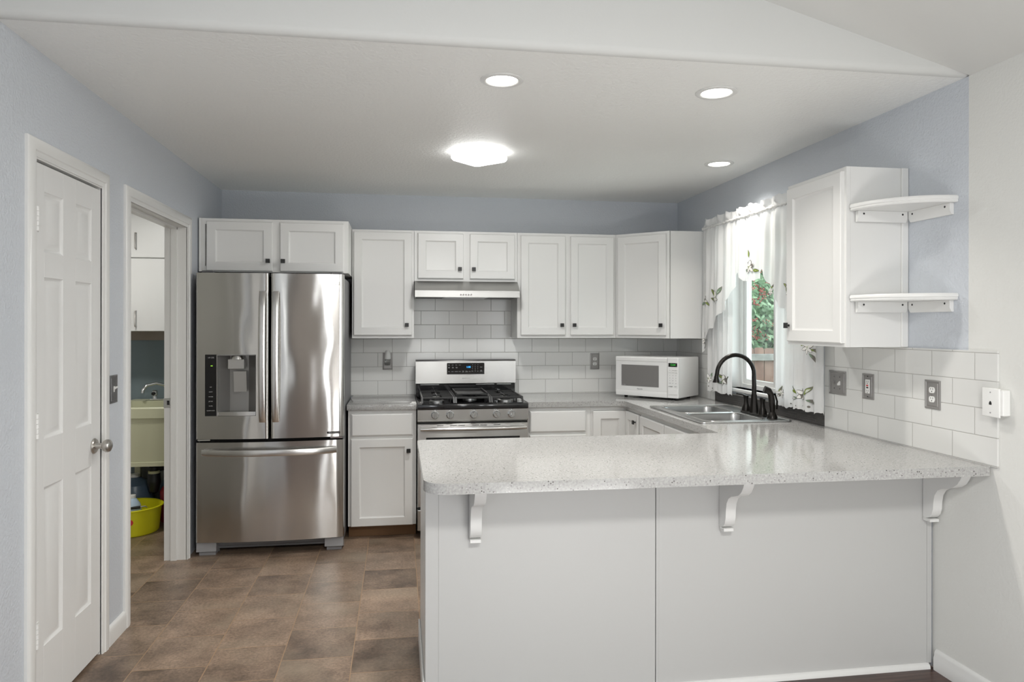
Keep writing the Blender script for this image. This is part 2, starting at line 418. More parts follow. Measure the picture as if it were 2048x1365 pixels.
def glass():
    m = bpy.data.materials.new('window_glass'); m.use_nodes = True; t = m.node_tree; t.nodes.remove(t.nodes['Principled BSDF'])
    g = t.nodes.new('ShaderNodeBsdfGlossy'); g.inputs['Roughness'].default_value = .02
    tp = t.nodes.new('ShaderNodeBsdfTransparent'); tp.inputs[0].default_value = (.93, .96, .95, 1)
    mx = t.nodes.new('ShaderNodeMixShader'); mx.inputs[0].default_value = .07
    t.links.new(tp.outputs[0], mx.inputs[1]); t.links.new(g.outputs[0], mx.inputs[2])
    t.links.new(mx.outputs[0], t.nodes['Material Output'].inputs[0]); return m
M['glass'] = glass()
def varied(name, cols, rough, scale):
    m = mat(name, cols[0], rough); t = NT(m); tc = t.n('TexCoord'); no = t.n('TexNoise'); no.inputs['Scale'].default_value = scale
    t.l(tc.outputs['Object'], no.inputs['Vector']); r = t.n('ValToRGB'); e = r.color_ramp.elements
    e[0].position = .35; e[0].color = (*cols[0], 1); e[1].position = .65; e[1].color = (*cols[1], 1)
    t.l(no.outputs[0], r.inputs[0]); t.l(r.outputs[0], t.b.inputs['Base Color']); return m
M['leaf'] = varied('shrub_leaf', ((.08, .19, .07), (.40, .56, .34)), .45, 6)
M['berry'] = varied('shrub_berry', ((.45, .06, .06), (.62, .20, .16)), .4, 30)
M['bark'] = varied('bark', ((.09, .06, .04), (.18, .13, .09)), .8, 20)
M['fence'] = varied('fence_board', ((.20, .11, .085), (.34, .21, .16)), .75, 4)
M['rail'] = varied('weathered_rail', ((.26, .25, .23), (.38, .36, .33)), .8, 8)
M['lawn'] = varied('lawn', ((.05, .09, .03), (.12, .16, .06)), .9, 10)
# ================================================================== the setting
XL, XR, YB, H, YS = -1.297, 2.246, 5.576, 2.45, 2.54
VS = .27                                   # slope of the vault
struct(MB().box(-3.0, 2.40, 2.735, 6.2, -.10, 0).build('floor', M['floortile']))
struct(MB().box(-1.42, 2.40, -3.5, 2.735, -.10, 0).build('floor', M['woodfloor']))
# kitchen ceiling with its rounded front edge
prof = [(YS + .032, 2.55), (YS + .032, H), (6.2, H), (6.2, 2.55)]
nose = [(YS, 2.555), (YS, 2.48)] + [(YS + .03 - .03 * cos(a), 2.48 - .03 * sin(a)) for a in [radians(q) for q in (15, 30, 45, 60, 75, 90)]] + [(YS + .032, H), (YS + .032, 2.555)]
struct(MB().prism(prof, 'x', -3.0, 2.40).build('ceiling', M['ceil']))
zt = lambda x: H + VS * (XR - x)
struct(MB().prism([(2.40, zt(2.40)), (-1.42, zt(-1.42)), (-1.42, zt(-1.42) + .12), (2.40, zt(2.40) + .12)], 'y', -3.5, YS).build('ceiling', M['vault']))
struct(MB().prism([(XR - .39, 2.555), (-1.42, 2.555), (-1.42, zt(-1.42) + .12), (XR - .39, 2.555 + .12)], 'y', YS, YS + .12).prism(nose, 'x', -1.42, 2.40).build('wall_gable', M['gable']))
# left wall with the closet door and laundry openings
D1 = (2.805, 3.410, 2.062); D2 = (3.718, 4.706, 2.066)
m = MB()
for y0, y1, z0, z1 in ((-3.5, -2.65, 0, 3.6), (-2.65, -1.15, 0, .9), (-2.65, -1.15, 2.1, 3.6), (-1.15, D1[0], 0, 3.60), (D1[0], D1[1], D1[2], 3.60), (D1[1], D2[0], 0, 3.60), (D2[0], D2[1], D2[2], 3.60), (D2[1], 6.05, 0, 3.60)):
    if y0 >= 2.6: z1 = H
    if y0 < YS < y1:
        m.box(-1.42, XL, y0, YS, z0, z1); m.box(-1.42, XL, YS, y1, z0, H)
    else: m.box(-1.42, XL, y0, y1, z0, z1)
struct(m.build('wall_left', M['blue']))
struct(MB().box(XL, 2.40, YB, 5.70, 0, H).build('wall_back', M['blue']))
# right wall: blue in the kitchen with the window opening, cream in the living room
WY0, WY1, WZ0, WZ1 = 3.72, 4.64, 1.03, 2.03
YP = 2.546
m = MB().box(XR, 2.40, YP, 2.74, .90, H).box(XR, 2.40, 2.74, WY0, 0, H).box(XR, 2.40, WY1, YB, 0, H).box(XR, 2.40, WY0, WY1, 0, WZ0).box(XR, 2.40, WY0, WY1, WZ1, H)
struct(m.build('wall_right', M['blue']))
struct(MB().box(XR, 2.40, -3.5, -2.65, 0, 2.55).box(XR, 2.40, -1.15, YP, 0, 2.55).box(XR, 2.40, -2.65, -1.15, 0, .9).box(XR, 2.40, -2.65, -1.15, 2.1, 2.55).box(XR, 2.40, YP, 2.74, 0, .90).build('wall_right_living', M['wall']))
# rear wall of the living room with patio door and window openings
m = MB().box(-1.297, -1.02, -3.35, -3.20, 0, 3.6).box(-1.02, -.08, -3.35, -3.2, 0, 3.6)
m.box(-.08, .40, -3.35, -3.2, 0, 3.2).box(.40, .74, -3.35, -3.2, 2.13, 3.1).box(.74, 1.75, -3.35, -3.2, 0, 2.95).box(1.75, 2.09, -3.35, -3.2, 2.13, 2.7).box(2.09, XR, -3.35, -3.2, 0, 2.6)
struct(m.build('wall_rear', mat('rear_wall_taupe', (.20, .175, .155), .6)))
def glazing(name, x0, x1, z0, z1, mull, y=-3.27):
    t = struct(MB().box(x0, x1, y - .03, y + .03, z0, z0 + .06).box(x0, x1, y - .03, y + .03, z1 - .06, z1)
               .box(x0, x0 + .06, y - .03, y + .03, z0 + .06, z1 - .06).box(x1 - .06, x1, y - .03, y + .03, z0 + .06, z1 - .06).build(name, M['trim']))
    for k in mull: MB().box(k - .045, k + .045, y - .03, y + .03, z0 + .06, z1 - .06).build('mullion', M['trim'], t)
    return t
glazing('window_2', .40, .74, .02, 2.13, ()); glazing('window_5', 1.75, 2.09, .02, 2.13, ())
w3 = MB()
for y0, y1, z0, z1 in ((-2.65, -2.59, .9, 2.1), (-1.21, -1.15, .9, 2.1), (-2.59, -1.21, .9, .96), (-2.59, -1.21, 2.04, 2.1), (-1.94, -1.86, .96, 2.04)): w3.box(2.28, 2.33, y0, y1, z0, z1)
struct(w3.build('window_fill_right', M['trim']))  # unseen window added to let fill onto the left wall
w4 = MB()
for y0, y1, z0, z1 in ((-2.65, -2.59, .9, 2.1), (-1.21, -1.15, .9, 2.1), (-2.59, -1.21, .9, .96), (-2.59, -1.21, 2.04, 2.1), (-1.94, -1.86, .96, 2.04)): w4.box(-1.38, -1.33, y0, y1, z0, z1)
struct(w4.build('window_fill_left', M['trim']))  # unseen window added so fill reaches the right wall
# laundry and closet shell
struct(MB().box(-3.0, -2.90, 3.5, 6.05, 0, H).build('wall_laundry_left', M['wall']))
struct(MB().box(-3.0, -1.297, 6.05, 6.2, 0, H).build('wall_laundry_back', M['teal']))
struct(MB().box(-2.9, -1.42, 3.5, 3.6, 0, H).build('wall_laundry_front', M['wall']))
struct(MB().box(-2.1, -2.0, 2.6, 3.5, 0, H).box(-2.0, -1.42, 2.6, 2.7, 0, H).build('wall_closet', M['wall']))

# ---- closet door with six raised panels
def frame_prof(m, y0, y1, z1, w, x):
    # stepped casing round an opening in the left wall, legs to the floor (mitred as one loop)
    prof = ((0, 0), (0, .009), (.004, .011), (.018, .012), (.022, .016), (.050, .018), (w - .006, .015), (w, .010), (w, 0))
    loops = []
    for d, c in prof:
        loops.append([(x + c, y0 - d, 0), (x + c, y0 - d, z1 + d), (x + c, y1 + d, z1 + d), (x + c, y1 + d, 0)])
    L = [[m.v(p) for p in lp] for lp in loops]
    for a, b in zip(L, L[1:] + L[:1]):
        for i in range(3): m.f([a[i], a[i + 1], b[i + 1], b[i]])
    m.f([l[0] for l in L]); m.f([l[3] for l in L])
t1 = MB(); frame_prof(t1, 2.816, 3.400, 2.058, .066, XL)
t1.box(-1.42, XL + .004, 2.805, 2.816, 0, 2.058).box(-1.42, XL + .004, 3.400, 3.410, 0, 2.058).box(-1.42, XL + .004, 2.805, 3.410, 2.052, 2.062)
t1.box(-1.36, -1.342, 2.816, 2.83, 0, 2.05).box(-1.36, -1.342, 3.386, 3.40, 0, 2.05)
struct(t1.build('trim_1', M['trim']))
dm = MB(facing((XL - .037, 2.819, .015), (0, 1), (1, 0)))
Wd, Hd, T = .5795, 2.027, .037
dm.box(0, Wd, 0, T - .009, 0, Hd)
cols = ((.073, .224), (.334, .486)); rows = ((.247, .833), (1.014, 1.612), (1.706, 1.928))
xs = [0, cols[0][0], cols[0][1], cols[1][0], cols[1][1], Wd]
for i in (0, 2, 4): dm.box(xs[i], xs[i + 1], T - .009, T, 0, Hd, .0006)
for (a, b) in cols:
    for z0, z1 in ((0, rows[0][0]), (rows[0][1], rows[1][0]), (rows[1][1], rows[2][0]), (rows[2][1], Hd)):
        dm.box(a, b, T - .009, T, z0, z1, .0006)
    for z0, z1 in rows:
        w, h = b - a, z1 - z0
        dm.loft([[(a + q, c, z0 + q), (b - q, c, z0 + q), (b - q, c, z1 - q), (a + q, c, z1 - q)] for q, c in
                 ((0, T - .009), (0, T - .0015), (.010, T - .0075), (.014, T - .0080), (.036, T - .002), (.038, T - .0016))])
door1 = struct(dm.build('door_1', M['door'], loc=None))
for z in (1.835, 1.084, .325):
    hg = MB()
    for k in range(5): hg.lathe([(.0065, -.0085), (.0065, .0085)], (XL + .009, 2.820, z - .036 + .018 * k), seg=10)
    hg.box(XL, XL + .004, 2.826, 2.848, z - .045, z + .045); hg.build('hinge', M['trim'], door1)
kb = MB().lathe([(.033, XL), (.033, XL + .004), (.029, XL + .009), (.014, XL + .011), (.0115, XL + .030), (.0135, XL + .036),
                 (.022, XL + .040), (.0275, XL + .050), (.0280, XL + .058), (.0245, XL + .066), (.015, XL + .071), (.0, XL + .0725)], (0, 3.330, .929), 'x', 28)
kb.build('door_knob', M['nickel'], door1)

# ---- laundry doorway: jamb, stop, casing (its right leg notched for the refrigerator) and strike plate
t2 = MB(); w = .070
prof = ((0, 0), (0, .009), (.004, .011), (.018, .012), (.022, .016), (.050, .018), (w - .006, .015), (w, .010), (w, 0))
L = []
for d, c in prof: L.append([t2.v(p) for p in ((XL + c, 3.735 - d, 0), (XL + c, 3.735 - d, 2.052 + d), (XL + c, 4.690 + d, 2.052 + d), (XL + c, 4.690 + d, 1.77))])
for a, b in zip(L, L[1:] + L[:1]):
    for i in range(3): t2.f([a[i], a[i + 1], b[i + 1], b[i]])
t2.f([l[0] for l in L]); t2.f([l[3] for l in L])
t2.prism([(XL, 4.690), (XL + .009, 4.690), (XL + .012, 4.708), (XL + .016, 4.712), (XL + .017, 4.724), (XL, 4.724)], 'z', 0, 1.77)
t2.box(-1.425, XL + .003, 3.718, 3.735, 0, 2.052).box(-1.425, XL + .003, 4.690, 4.706, 0, 2.052).box(-1.425, XL + .003, 3.718, 4.706, 2.052, 2.066)
t2.box(-1.385, -1.350, 4.678, 4.690, 0, 2.052).box(-1.385, -1.350, 3.735, 3.747, 0, 2.052).box(-1.385, -1.350, 3.735, 4.690, 2.040, 2.052)
trim2 = struct(t2.build('trim_2', M['trim']))
sp = MB().box(-1.428, -1.388, 4.6872, 4.690, .94, 1.0, .001); sp.build('strike_plate', M['chrome'], trim2)
MB().box(-1.408, -1.394, 4.6855, 4.6874, .958, .985).build('latch_hole', M['dark'], trim2)
# baseboards
bp = [(0, 0), (.015, 0), (.015, .060), (.012, .075), (.006, .083), (0, .085)]
struct(MB().loft([[(XL + a, y, z) for a, z in bp] for y in (3.466, 3.666)]).build('baseboard_left', M['trim']))
bp = [(0, 0), (.016, 0), (.016, .052), (.012, .060), (.012, .072), (.006, .083), (0, .086)]
struct(MB().loft([[(XR - a, y, z) for a, z in bp] for y in (-3.2, 2.715)]).build('baseboard_right', M['trim']))

# ---- tiled splashbacks
m = MB().box(-.40, 2.238, 5.568, YB, .914, 1.357).box(.109, .869, 5.568, YB, 1.357, 1.772)
struct(m.build('trim_3', M['tileback']))
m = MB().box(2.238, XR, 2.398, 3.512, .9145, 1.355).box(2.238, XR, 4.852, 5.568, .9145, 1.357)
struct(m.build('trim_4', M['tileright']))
m = MB().box(2.238, XR, 3.512, 4.852, .9145, .985); m.build('trim_5', M['mosaic'])
struct(bpy.data.objects['trim_5'])
struct(MB().box(2.232, XR, 3.512, 4.852, .985, .990).build('trim_6', M['nickel']))

# ---- kitchen window: reveal lining, vinyl frame, sliding sash, panes, stool
w1 = MB()
for y0, y1, z0, z1 in ((WY0, WY0 + .045, WZ0, WZ1), (WY1 - .045, WY1, WZ0, WZ1), (WY0 + .045, WY1 - .045, WZ0, WZ0 + .03), (WY0 + .045, WY1 - .045, WZ1 - .045, WZ1)):
    w1.box(XR + .070, XR + .140, y0, y1, z0, z1, .003)
w1.box(XR + .005, XR + .07, WY1 - .012, WY1, WZ0, WZ1).box(XR + .005, XR + .07, WY0, WY0 + .012, WZ0, WZ1).box(XR + .005, XR + .07, WY0, WY1, WZ1 - .012, WZ1)
win = struct(w1.build('window_1', M['trim']))
s = MB()
for a, b, x in ((WY0 + .045, 4.19, XR + .115), (4.17, WY1 - .045, XR + .095)):
    s.box(x - .012, x + .012, a, a + .035, WZ0 + .03, WZ1 - .045, .002).box(x - .012, x + .012, b - .035, b, WZ0 + .03, WZ1 - .045, .002)
    s.box(x - .012, x + .012, a + .035, b - .035, WZ0 + .03, WZ0 + .06, .002).box(x - .012, x + .012, a + .035, b - .035, WZ1 - .08, WZ1 - .045, .002)
s.build('sash', M['trim'], win)
for a, b, x in ((WY0 + .08, 4.155, XR + .115), (4.205, WY1 - .08, XR + .095)):
    MB().box(x - .003, x + .003, a, b, WZ0 + .06, WZ1 - .08).build('pane', M['glass'], win)
st = MB().box(XR - .022, XR + .070, WY0 - .03, WY1 + .03, WZ0 - .022, WZ0, .004, 2)
st.build('sill', M['trim'], win)
# ================================================================== cabinets
KN = 'square black cabinet knob'
def knob(parent, p, N):
    # p on the door face, N outward
    U = (-N[1], N[0]); m = MB(facing(p, U, N))
    m.lathe([(.006, 0), (.005, .016)], (0, 0, 0), 'y', 10).box(-.0135, .0135, .014, .024, -.0135, .0135, .0012)
    m.build('knob', M['black'], parent)
def shaker(parent, o, U, N, w, h, name='door', fw=.055, t=.019, kn=None):
    m = MB(facing(o, U, N))
    m.rrings(w, h, ((0, 0), (0, t - .004), (.004, t), (fw, t), (fw + .0015, t - .003), (fw + .010, t - .0085), (fw + .012, t - .009)))
    d = m.build(name, M['cab'], parent)
    if kn: knob(d, (o[0] + U[0] * kn[0] + N[0] * t, o[1] + U[1] * kn[0] + N[1] * t, o[2] + kn[1]), N)
    return d
def slab(parent, o, U, N, w, h, name='drawer', t=.019):
    m = MB(facing(o, U, N)); m.rrings(w, h, ((0, 0), (0, t - .008), (.008, t - .003), (.010, t)))
    return m.build(name, M['cab'], parent)
def carcass(parent, x0, x1, y0, y1, z0, z1, stiles=(), rails=(), sw=.038):
    # box behind a face frame whose front lies at y0
    MB().box(x0, x1, y0 + .019, y1, z0, z1).build('carcass', M['cab'], parent)
    f = MB().box(x0, x0 + sw, y0, y0 + .0185, z0, z1).box(x1 - sw, x1, y0, y0 + .0185, z0, z1)
    f.box(x0 + sw, x1 - sw, y0, y0 + .0185, z1 - sw, z1).box(x0 + sw, x1 - sw, y0, y0 + .0185, z0, z0 + sw)
    for s_ in stiles: f.box(s_ - .04, s_ + .04, y0, y0 + .0185, z0 + sw, z1 - sw)
    for r in rails: f.box(x0 + sw, x1 - sw, y0, y0 + .0185, r - .02, r + .02)
    f.build('face_frame', M['cab'], parent)
UU, NN = (1, 0), (0, -1)
ZT, ZB = 2.140, 1.357
def upper(label, x0, x1, yf, z0, z1, doors, stiles=(), yb=5.567, extra=None):
    t = thing('wall_cabinet', label, 'cabinet', ((x0 + x1) / 2, yb, z0), group='white wall cabinets along the back wall')
    carcass(t, x0, x1, yf, yb, z0, z1, stiles)
    for a, b, c, d, kx, kz in doors: shaker(t, (a, yf, c), UU, NN, b - a, d - c, kn=(kx - a, kz - c))
    return t
e = upper('wide low white two-door cabinet above the steel refrigerator', -1.290, -.336, 4.945, 1.800, 2.150,
      ((-1.240, -.826, 1.806, 2.130, -.852, 1.873), (-.778, -.366, 1.806, 2.130, -.756, 1.873)), (-.802,))
MB().box(-1.288, -1.272, 4.935, 4.9445, 1.80, 2.15).build('scribe_strip', M['cab'], e)
upper('tall single-door white cabinet hanging between refrigerator and range hood', -.332, .108, 5.268, ZB, ZT, ((-.320, .094, 1.378, 2.123, .057, 1.453),))
upper('short two-door white cabinet above the steel range hood', .110, .868, 5.268, 1.772, ZT,
      ((.136, .468, 1.792, 2.122, .440, 1.862), (.515, .849, 1.792, 2.122, .542, 1.862)), (.4915,))
upper('tall two-door white cabinet right of the range hood', .870, 1.629, 5.268, ZB, ZT,
      ((.895, 1.233, 1.378, 2.120, 1.204, 1.453), (1.273, 1.608, 1.378, 2.120, 1.299, 1.453)), (1.253,))
# diagonal corner cabinet
t = thing('wall_cabinet', 'angled single-door white corner cabinet above the microwave', 'cabinet', (1.95, 5.4, ZB), group='white wall cabinets along the back wall')
A, B = Vector((1.631, 5.268)), Vector((1.940, 4.968))
dv = (B - A).normalized(); nv = Vector((dv.y, -dv.x)); dl = (B - A).length
q = A - nv * .019, B - nv * .019
MB().prism([(1.631, 5.567), (1.631, 5.287), tuple(q[0]), tuple(q[1]), (1.947, 4.968), (2.237, 4.968), (2.237, 5.567)], 'z', ZB, ZT).build('carcass', M['cab'], t)
mm = MB(facing((A.x, A.y, ZB), dv, nv)); hh = ZT - ZB
mm.box(0, .03, -.0185, 0, 0, hh).box(dl - .03, dl, -.0185, 0, 0, hh).box(.03, dl - .03, -.0185, 0, 0, .04).box(.03, dl - .03, -.0185, 0, hh - .04, hh)
mm.build('face_frame', M['cab'], t)
p0 = A + dv * .022
shaker(t, (p0.x, p0.y, 1.378), dv, nv, dl - .044, .742, kn=(dl - .044 - .030, .075))
# right-wall cabinet with open corner shelves
t = thing('wall_cabinet', 'white single-door cabinet on the right wall beside the curtained window', 'cabinet', (2.237, 3.12, ZB))
MB().box(1.966, 2.237, 2.894, 3.372, 1.357, 2.155).build('carcass', M['cab'], t)
f = MB().box(1.947, 1.9655, 2.894, 2.932, 1.357, 2.155).box(1.947, 1.9655, 3.334, 3.372, 1.357, 2.155).box(1.947, 1.9655, 2.932, 3.334, 1.357, 1.395).box(1.947, 1.9655, 2.932, 3.334, 2.117, 2.155)
f.build('face_frame', M['cab'], t)
shaker(t, (1.947, 3.356, 1.374), (0, -1), (-1, 0), .448, .762, kn=(.026, .079))
MB().box(2.212, 2.2445, 2.885, 2.8935, 1.357, 2.155, .002).build('scribe_strip', M['cab'], t)
def corner_shelf(label, z):
    c = (2.245, 2.8845); R = .288
    t = thing('corner_shelf', label, 'shelf', (c[0], c[1], z - .05), group='quarter-round shelves beside the right cabinet')
    arc = [radians(180 + 90 * k / 24) for k in range(25)]
    loops = []
    for r, h in ((R - .006, 0), (R - .002, .005), (R - .004, .010), (R, .014), (R, .022), (R - .004, .028)):
        loops.append([(c[0], c[1], z + h)] + [(c[0] + r * cos(a), c[1] + r * sin(a), z + h) for a in arc])
    MB().loft(loops).build('shelf_board', M['cab'], t)
    h0 = z - .0005
    m = MB().prism([(h0, 0)], 'z', 0, 1) if False else MB()
    m.loft([[(x, c[1] - d, q) for d, q in ((0, h0), (.019, h0), (.019, h0 - .030), (.010, h0 - .047), (0, h0 - .047))] for x in (1.985, 2.224)])
    b1 = m.build('bracket', M['cab'], t)
    m = MB().loft([[(c[0] - d, y, q) for d, q in ((0, h0), (.019, h0), (.019, h0 - .030), (.010, h0 - .047), (0, h0 - .047))] for y in (c[1] - .021, c[1] - .262)])
    b2 = m.build('bracket', M['cab'], t)
    for x in (2.012, 2.200): MB().lathe([(.0045, c[1] - .0195), (.0045, c[1] - .0185)], (x, 0, h0 - .013), 'y', 10).build('screw', M['dark'], b1)
    for y in (c[1] - .045, c[1] - .235): MB().lathe([(.0045, c[0] - .0195), (.0045, c[0] - .0185)], (0, y, h0 - .013), 'x', 10).build('screw', M['dark'], b2)
corner_shelf('upper of the two white quarter-round corner shelves beside the right cabinet', 1.957)
corner_shelf('lower of the two white quarter-round corner shelves, just above the tile', 1.558)

# ---- base cabinets
def base(label, x0, x1, drw, dr, yf=4.955, kn=None):
    t = thing('base_cabinet', label, 'cabinet', ((x0 + x1) / 2, 5.56, 0), group='white base cabinets')
    carcass(t, x0, x1, yf, 5.56, .090, .8765, (), (.688,))
    MB().box(x0, x1, 5.030, 5.048, 0, .0895).build('toe_kick', M['woodtoe'], t)
    slab(t, (drw[0], yf, drw[2]), UU, NN, drw[1] - drw[0], drw[3] - drw[2])
    shaker(t, (dr[0], yf, dr[2]), UU, NN, dr[1] - dr[0], dr[3] - dr[2], kn=kn)
    return t
base('white base cabinet with one drawer between refrigerator and gas range', -.337, .118, (-.318, .096, .698, .852), (-.318, .096, .090, .680), kn=(.384, .508))
base('white drawer cabinet on the right side of the gas range', .892, 1.345, (.905, 1.312, .698, .852), (.905, 1.312, .090, .680), kn=(.03, .53))
t = thing('base_cabinet', 'white corner base cabinet under the microwave with folding door', 'cabinet', (1.9, 5.3, 0))
m = MB().prism([(1.346, 5.56), (1.346, 4.974), (1.634, 4.974), (1.634, 4.640), (2.237, 4.640), (2.237, 5.56)], 'z', .09, .8765)
m.build('carcass', M['cab'], t)
m = MB().box(1.346, 1.368, 4.955, 4.9735, .09, .8765).box(1.368, 1.634, 4.955, 4.9735, .845, .8765).box(1.615, 1.6335, 4.640, 4.660, .09, .8765).box(1.615, 1.6335, 4.660, 4.9545, .845, .8765)
m.build('face_frame', M['cab'], t)
shaker(t, (1.362, 4.955, .105), UU, NN, .250, .738)
shaker(t, (1.615, 4.930, .105), (0, -1), (-1, 0), .262, .738, kn=(.225, .685))
MB().box(1.346, 1.69, 5.030, 5.048, 0, .0895).box(1.69, 1.708, 4.640, 5.048, 0, .0895).build('toe_kick', M['woodtoe'], t)
t = thing('base_cabinet', 'white double-door sink base cabinet below the kitchen window', 'cabinet', (1.93, 4.18, 0))
MB().box(1.634, 1.650, 3.722, 4.638, .09, .8765).box(1.650, 2.237, 3.722, 3.738, .09, .8765).box(1.650, 2.237, 4.622, 4.638, .09, .8765).box(1.65, 2.237, 3.738, 4.622, .09, .108).build('carcass', M['cab'], t)
MB().box(1.615, 1.6335, 3.722, 3.76, .09, .8765).box(1.615, 1.6335, 4.60, 4.638, .09, .8765).box(1.615, 1.6335, 3.76, 4.60, .84, .8765).box(1.615, 1.6335, 4.16, 4.20, .09, .84).build('face_frame', M['cab'], t)
for y in (4.620, 4.172): shaker(t, (1.615, y, .105), (0, -1), (-1, 0), .432, .738)
MB().box(1.69, 1.708, 3.722, 4.638, 0, .0895).build('toe_kick', M['woodtoe'], t)
# peninsula
t = thing('peninsula_cabinet', 'long white panelled peninsula base below the overhanging counter', 'cabinet', (1.17, 3.04, 0))
MB().box(.112, 1.60, 2.745, 3.320, .09, .8765).box(1.60, 2.237, 2.745, 3.720, .09, .8765).build('carcass', M['cab'], t)
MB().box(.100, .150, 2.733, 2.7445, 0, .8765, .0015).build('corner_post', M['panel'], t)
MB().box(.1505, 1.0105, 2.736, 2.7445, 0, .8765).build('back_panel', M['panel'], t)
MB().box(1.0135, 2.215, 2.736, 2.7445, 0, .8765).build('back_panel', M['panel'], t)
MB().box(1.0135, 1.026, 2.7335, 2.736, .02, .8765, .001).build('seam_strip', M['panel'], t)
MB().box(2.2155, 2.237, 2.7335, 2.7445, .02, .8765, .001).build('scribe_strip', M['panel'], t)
MB().prism([(2.7355, 0), (2.7355, .022), (2.728, .019), (2.722, .012), (2.720, 0)], 'x', .1505, 2.222).build('toe_moulding', M['trim'], t)
MB().box(.100, .1115, 2.745, 3.340, .0, .8765).build('end_panel', M['cab'], t)
MB().box(.090, .0995, 2.740, 3.330, 0, .100, .003).build('end_baseboard', M['trim'], t)
MB().box(.112, 1.600, 3.3205, 3.340, .09, .8765).build('face_frame', M['cab'], t)
for k in range(3): shaker(t, (.585 + .485 * k, 3.340, .105), (-1, 0), (0, 1), .45, .738)
MB().box(.112, 1.69, 3.25, 3.268, 0, .0895).build('toe_kick', M['woodtoe'], t)
# corbels
def corbel(label, x):
    t = thing('corbel', label, 'bracket', (x, 2.733, .64), group='counter corbels')
    pr = [(0, 0), (.018, 0), (.034, .006), (.050, .022), (.058, .046), (.060, .075), (.066, .105), (.082, .128), (.105, .142),
          (.135, .150), (.165, .160), (.188, .176), (.204, .198), (.212, .214), (.214, .2345), (0, .2345)]
    MB().prism([(2.7325 - a, .643 + b) for a, b in pr], 'x', x - .021, x + .021).build('scroll', M['cab'], t)
    MB().box(x - .021, x + .021, 2.690, 2.7325, .630, .6425, .001).build('foot_block', M['cab'], t)
corbel('leftmost white scroll corbel under the peninsula counter', .287)
corbel('middle white scroll corbel under the peninsula counter', 1.300)
corbel('white scroll corbel under the counter against the right wall', 2.215)

# ---- countertops
CZ0, CZ1 = .877, .914
tag(MB().box(-.345, .120, 4.925, 5.567, CZ0, CZ1, .002, 2).build('countertop', M['quartz'], loc=(-.11, 5.2, CZ0)), 'short grey quartz countertop between refrigerator and range', 'countertop')
def fil(cx, cy, r, a0, a1, n=8): return [(cx + r * cos(radians(a0 + (a1 - a0) * k / n)), cy + r * sin(radians(a0 + (a1 - a0) * k / n))) for k in range(n + 1)]
out = fil(.175, 2.520, .09, 180, 270) + [(2.237, 2.430), (2.237, 5.567), (.890, 5.567), (.890, 4.925)] + fil(1.525, 4.865, .06, 90, 0) + fil(1.565, 3.405, .02, 0, -90, 3) + fil(.115, 3.355, .03, 90, 180, 4)
hole = rrect(1.668, 2.150, 3.740, 4.510, .05)
tag(MB().plate(out, [hole], CZ0, CZ1).build('countertop', M['quartz'], loc=(1.2, 3.0, CZ0)), 'long speckled grey quartz countertop wrapping from range over the peninsula', 'countertop')
# ================================================================== refrigerator
FX0, FX1, FYF, FYB = -1.252, -.350, 4.722, 5.50
t = thing('refrigerator', 'stainless steel french-door refrigerator with bottom freezer drawer', 'refrigerator', (-.801, 5.1, 0))
MB().box(FX0 + .004, FX1 - .004, 4.790, FYB, .045, 1.762, .004).build('body', M['fridgeside'], t)
xc, hw = (FX0 + FX1) / 2, (FX1 - FX0) / 2
def fy(x): return FYF - .034 * (1 - ((x - xc) / hw) ** 2)
def fdoor(name, x0, x1, z0, z1, hole=None, e=.012):
    # bowed front sheet with rolled edges, optional rectangular recess
    m = MB()
    xs = [x0, x0 + .002, x0 + .006, x0 + e] + [x0 + e + (x1 - x0 - 2 * e) * k / 24 for k in range(1, 24)] + [x1 - e, x1 - .006, x1 - .002, x1]
    if hole: xs = sorted(set([x for x in xs if all(abs(x - h) > .006 for h in hole[:2])] + list(hole[:2])))
    def yy(x):
        d = min(x - x0, x1 - x, e) / e
        return fy(x) + .013 * (1 - sqrt(max(0, 1 - (1 - d) ** 2)))
    zs = [z0, z1] if not hole else [z0, hole[2], hole[3], z1]
    V = {}
    for x in xs:
        for z in zs: V[x, z] = m.v((x, yy(x), z))
    for a, b in zip(xs, xs[1:]):
        for c, d in zip(zs, zs[1:]):
            if hole and hole[0] - 1e-6 <= a and b <= hole[1] + 1e-6 and abs(c - hole[2]) < 1e-6: continue
            m.f([V[a, c], V[b, c], V[b, d], V[a, d]])
    yb = 4.782
    for z in (z0, z1):
        row = [V[x, z] for x in xs]; bk = [m.v((x, yb, z)) for x in xs]
        for i in range(len(xs) - 1): m.f([row[i], row[i + 1], bk[i + 1], bk[i]])
    for x in (x0, x1):
        m.f([V[x, zs[0]], m.v((x, yb, zs[0])), m.v((x, yb, zs[-1])), V[x, zs[-1]]] ) if not hole else m.f([V[x, z] for z in zs] + [m.v((x, yb, zs[-1])), m.v((x, yb, zs[0]))])
    return m.build(name, M['fridge'], t, angle=50)
HB = (-1.192, -.884, .882, 1.266)
ld = fdoor('left_door', FX0, -.807, .737, 1.777, HB)
rd = fdoor('right_door', -.795, FX1, .737, 1.777)
fz = fdoor('freezer_drawer', FX0, FX1, .092, .716)
MB().box(FX0 + .012, FX1 - .012, 4.7835, 4.7895, .095, 1.760).build('gasket', M['dark'], t)
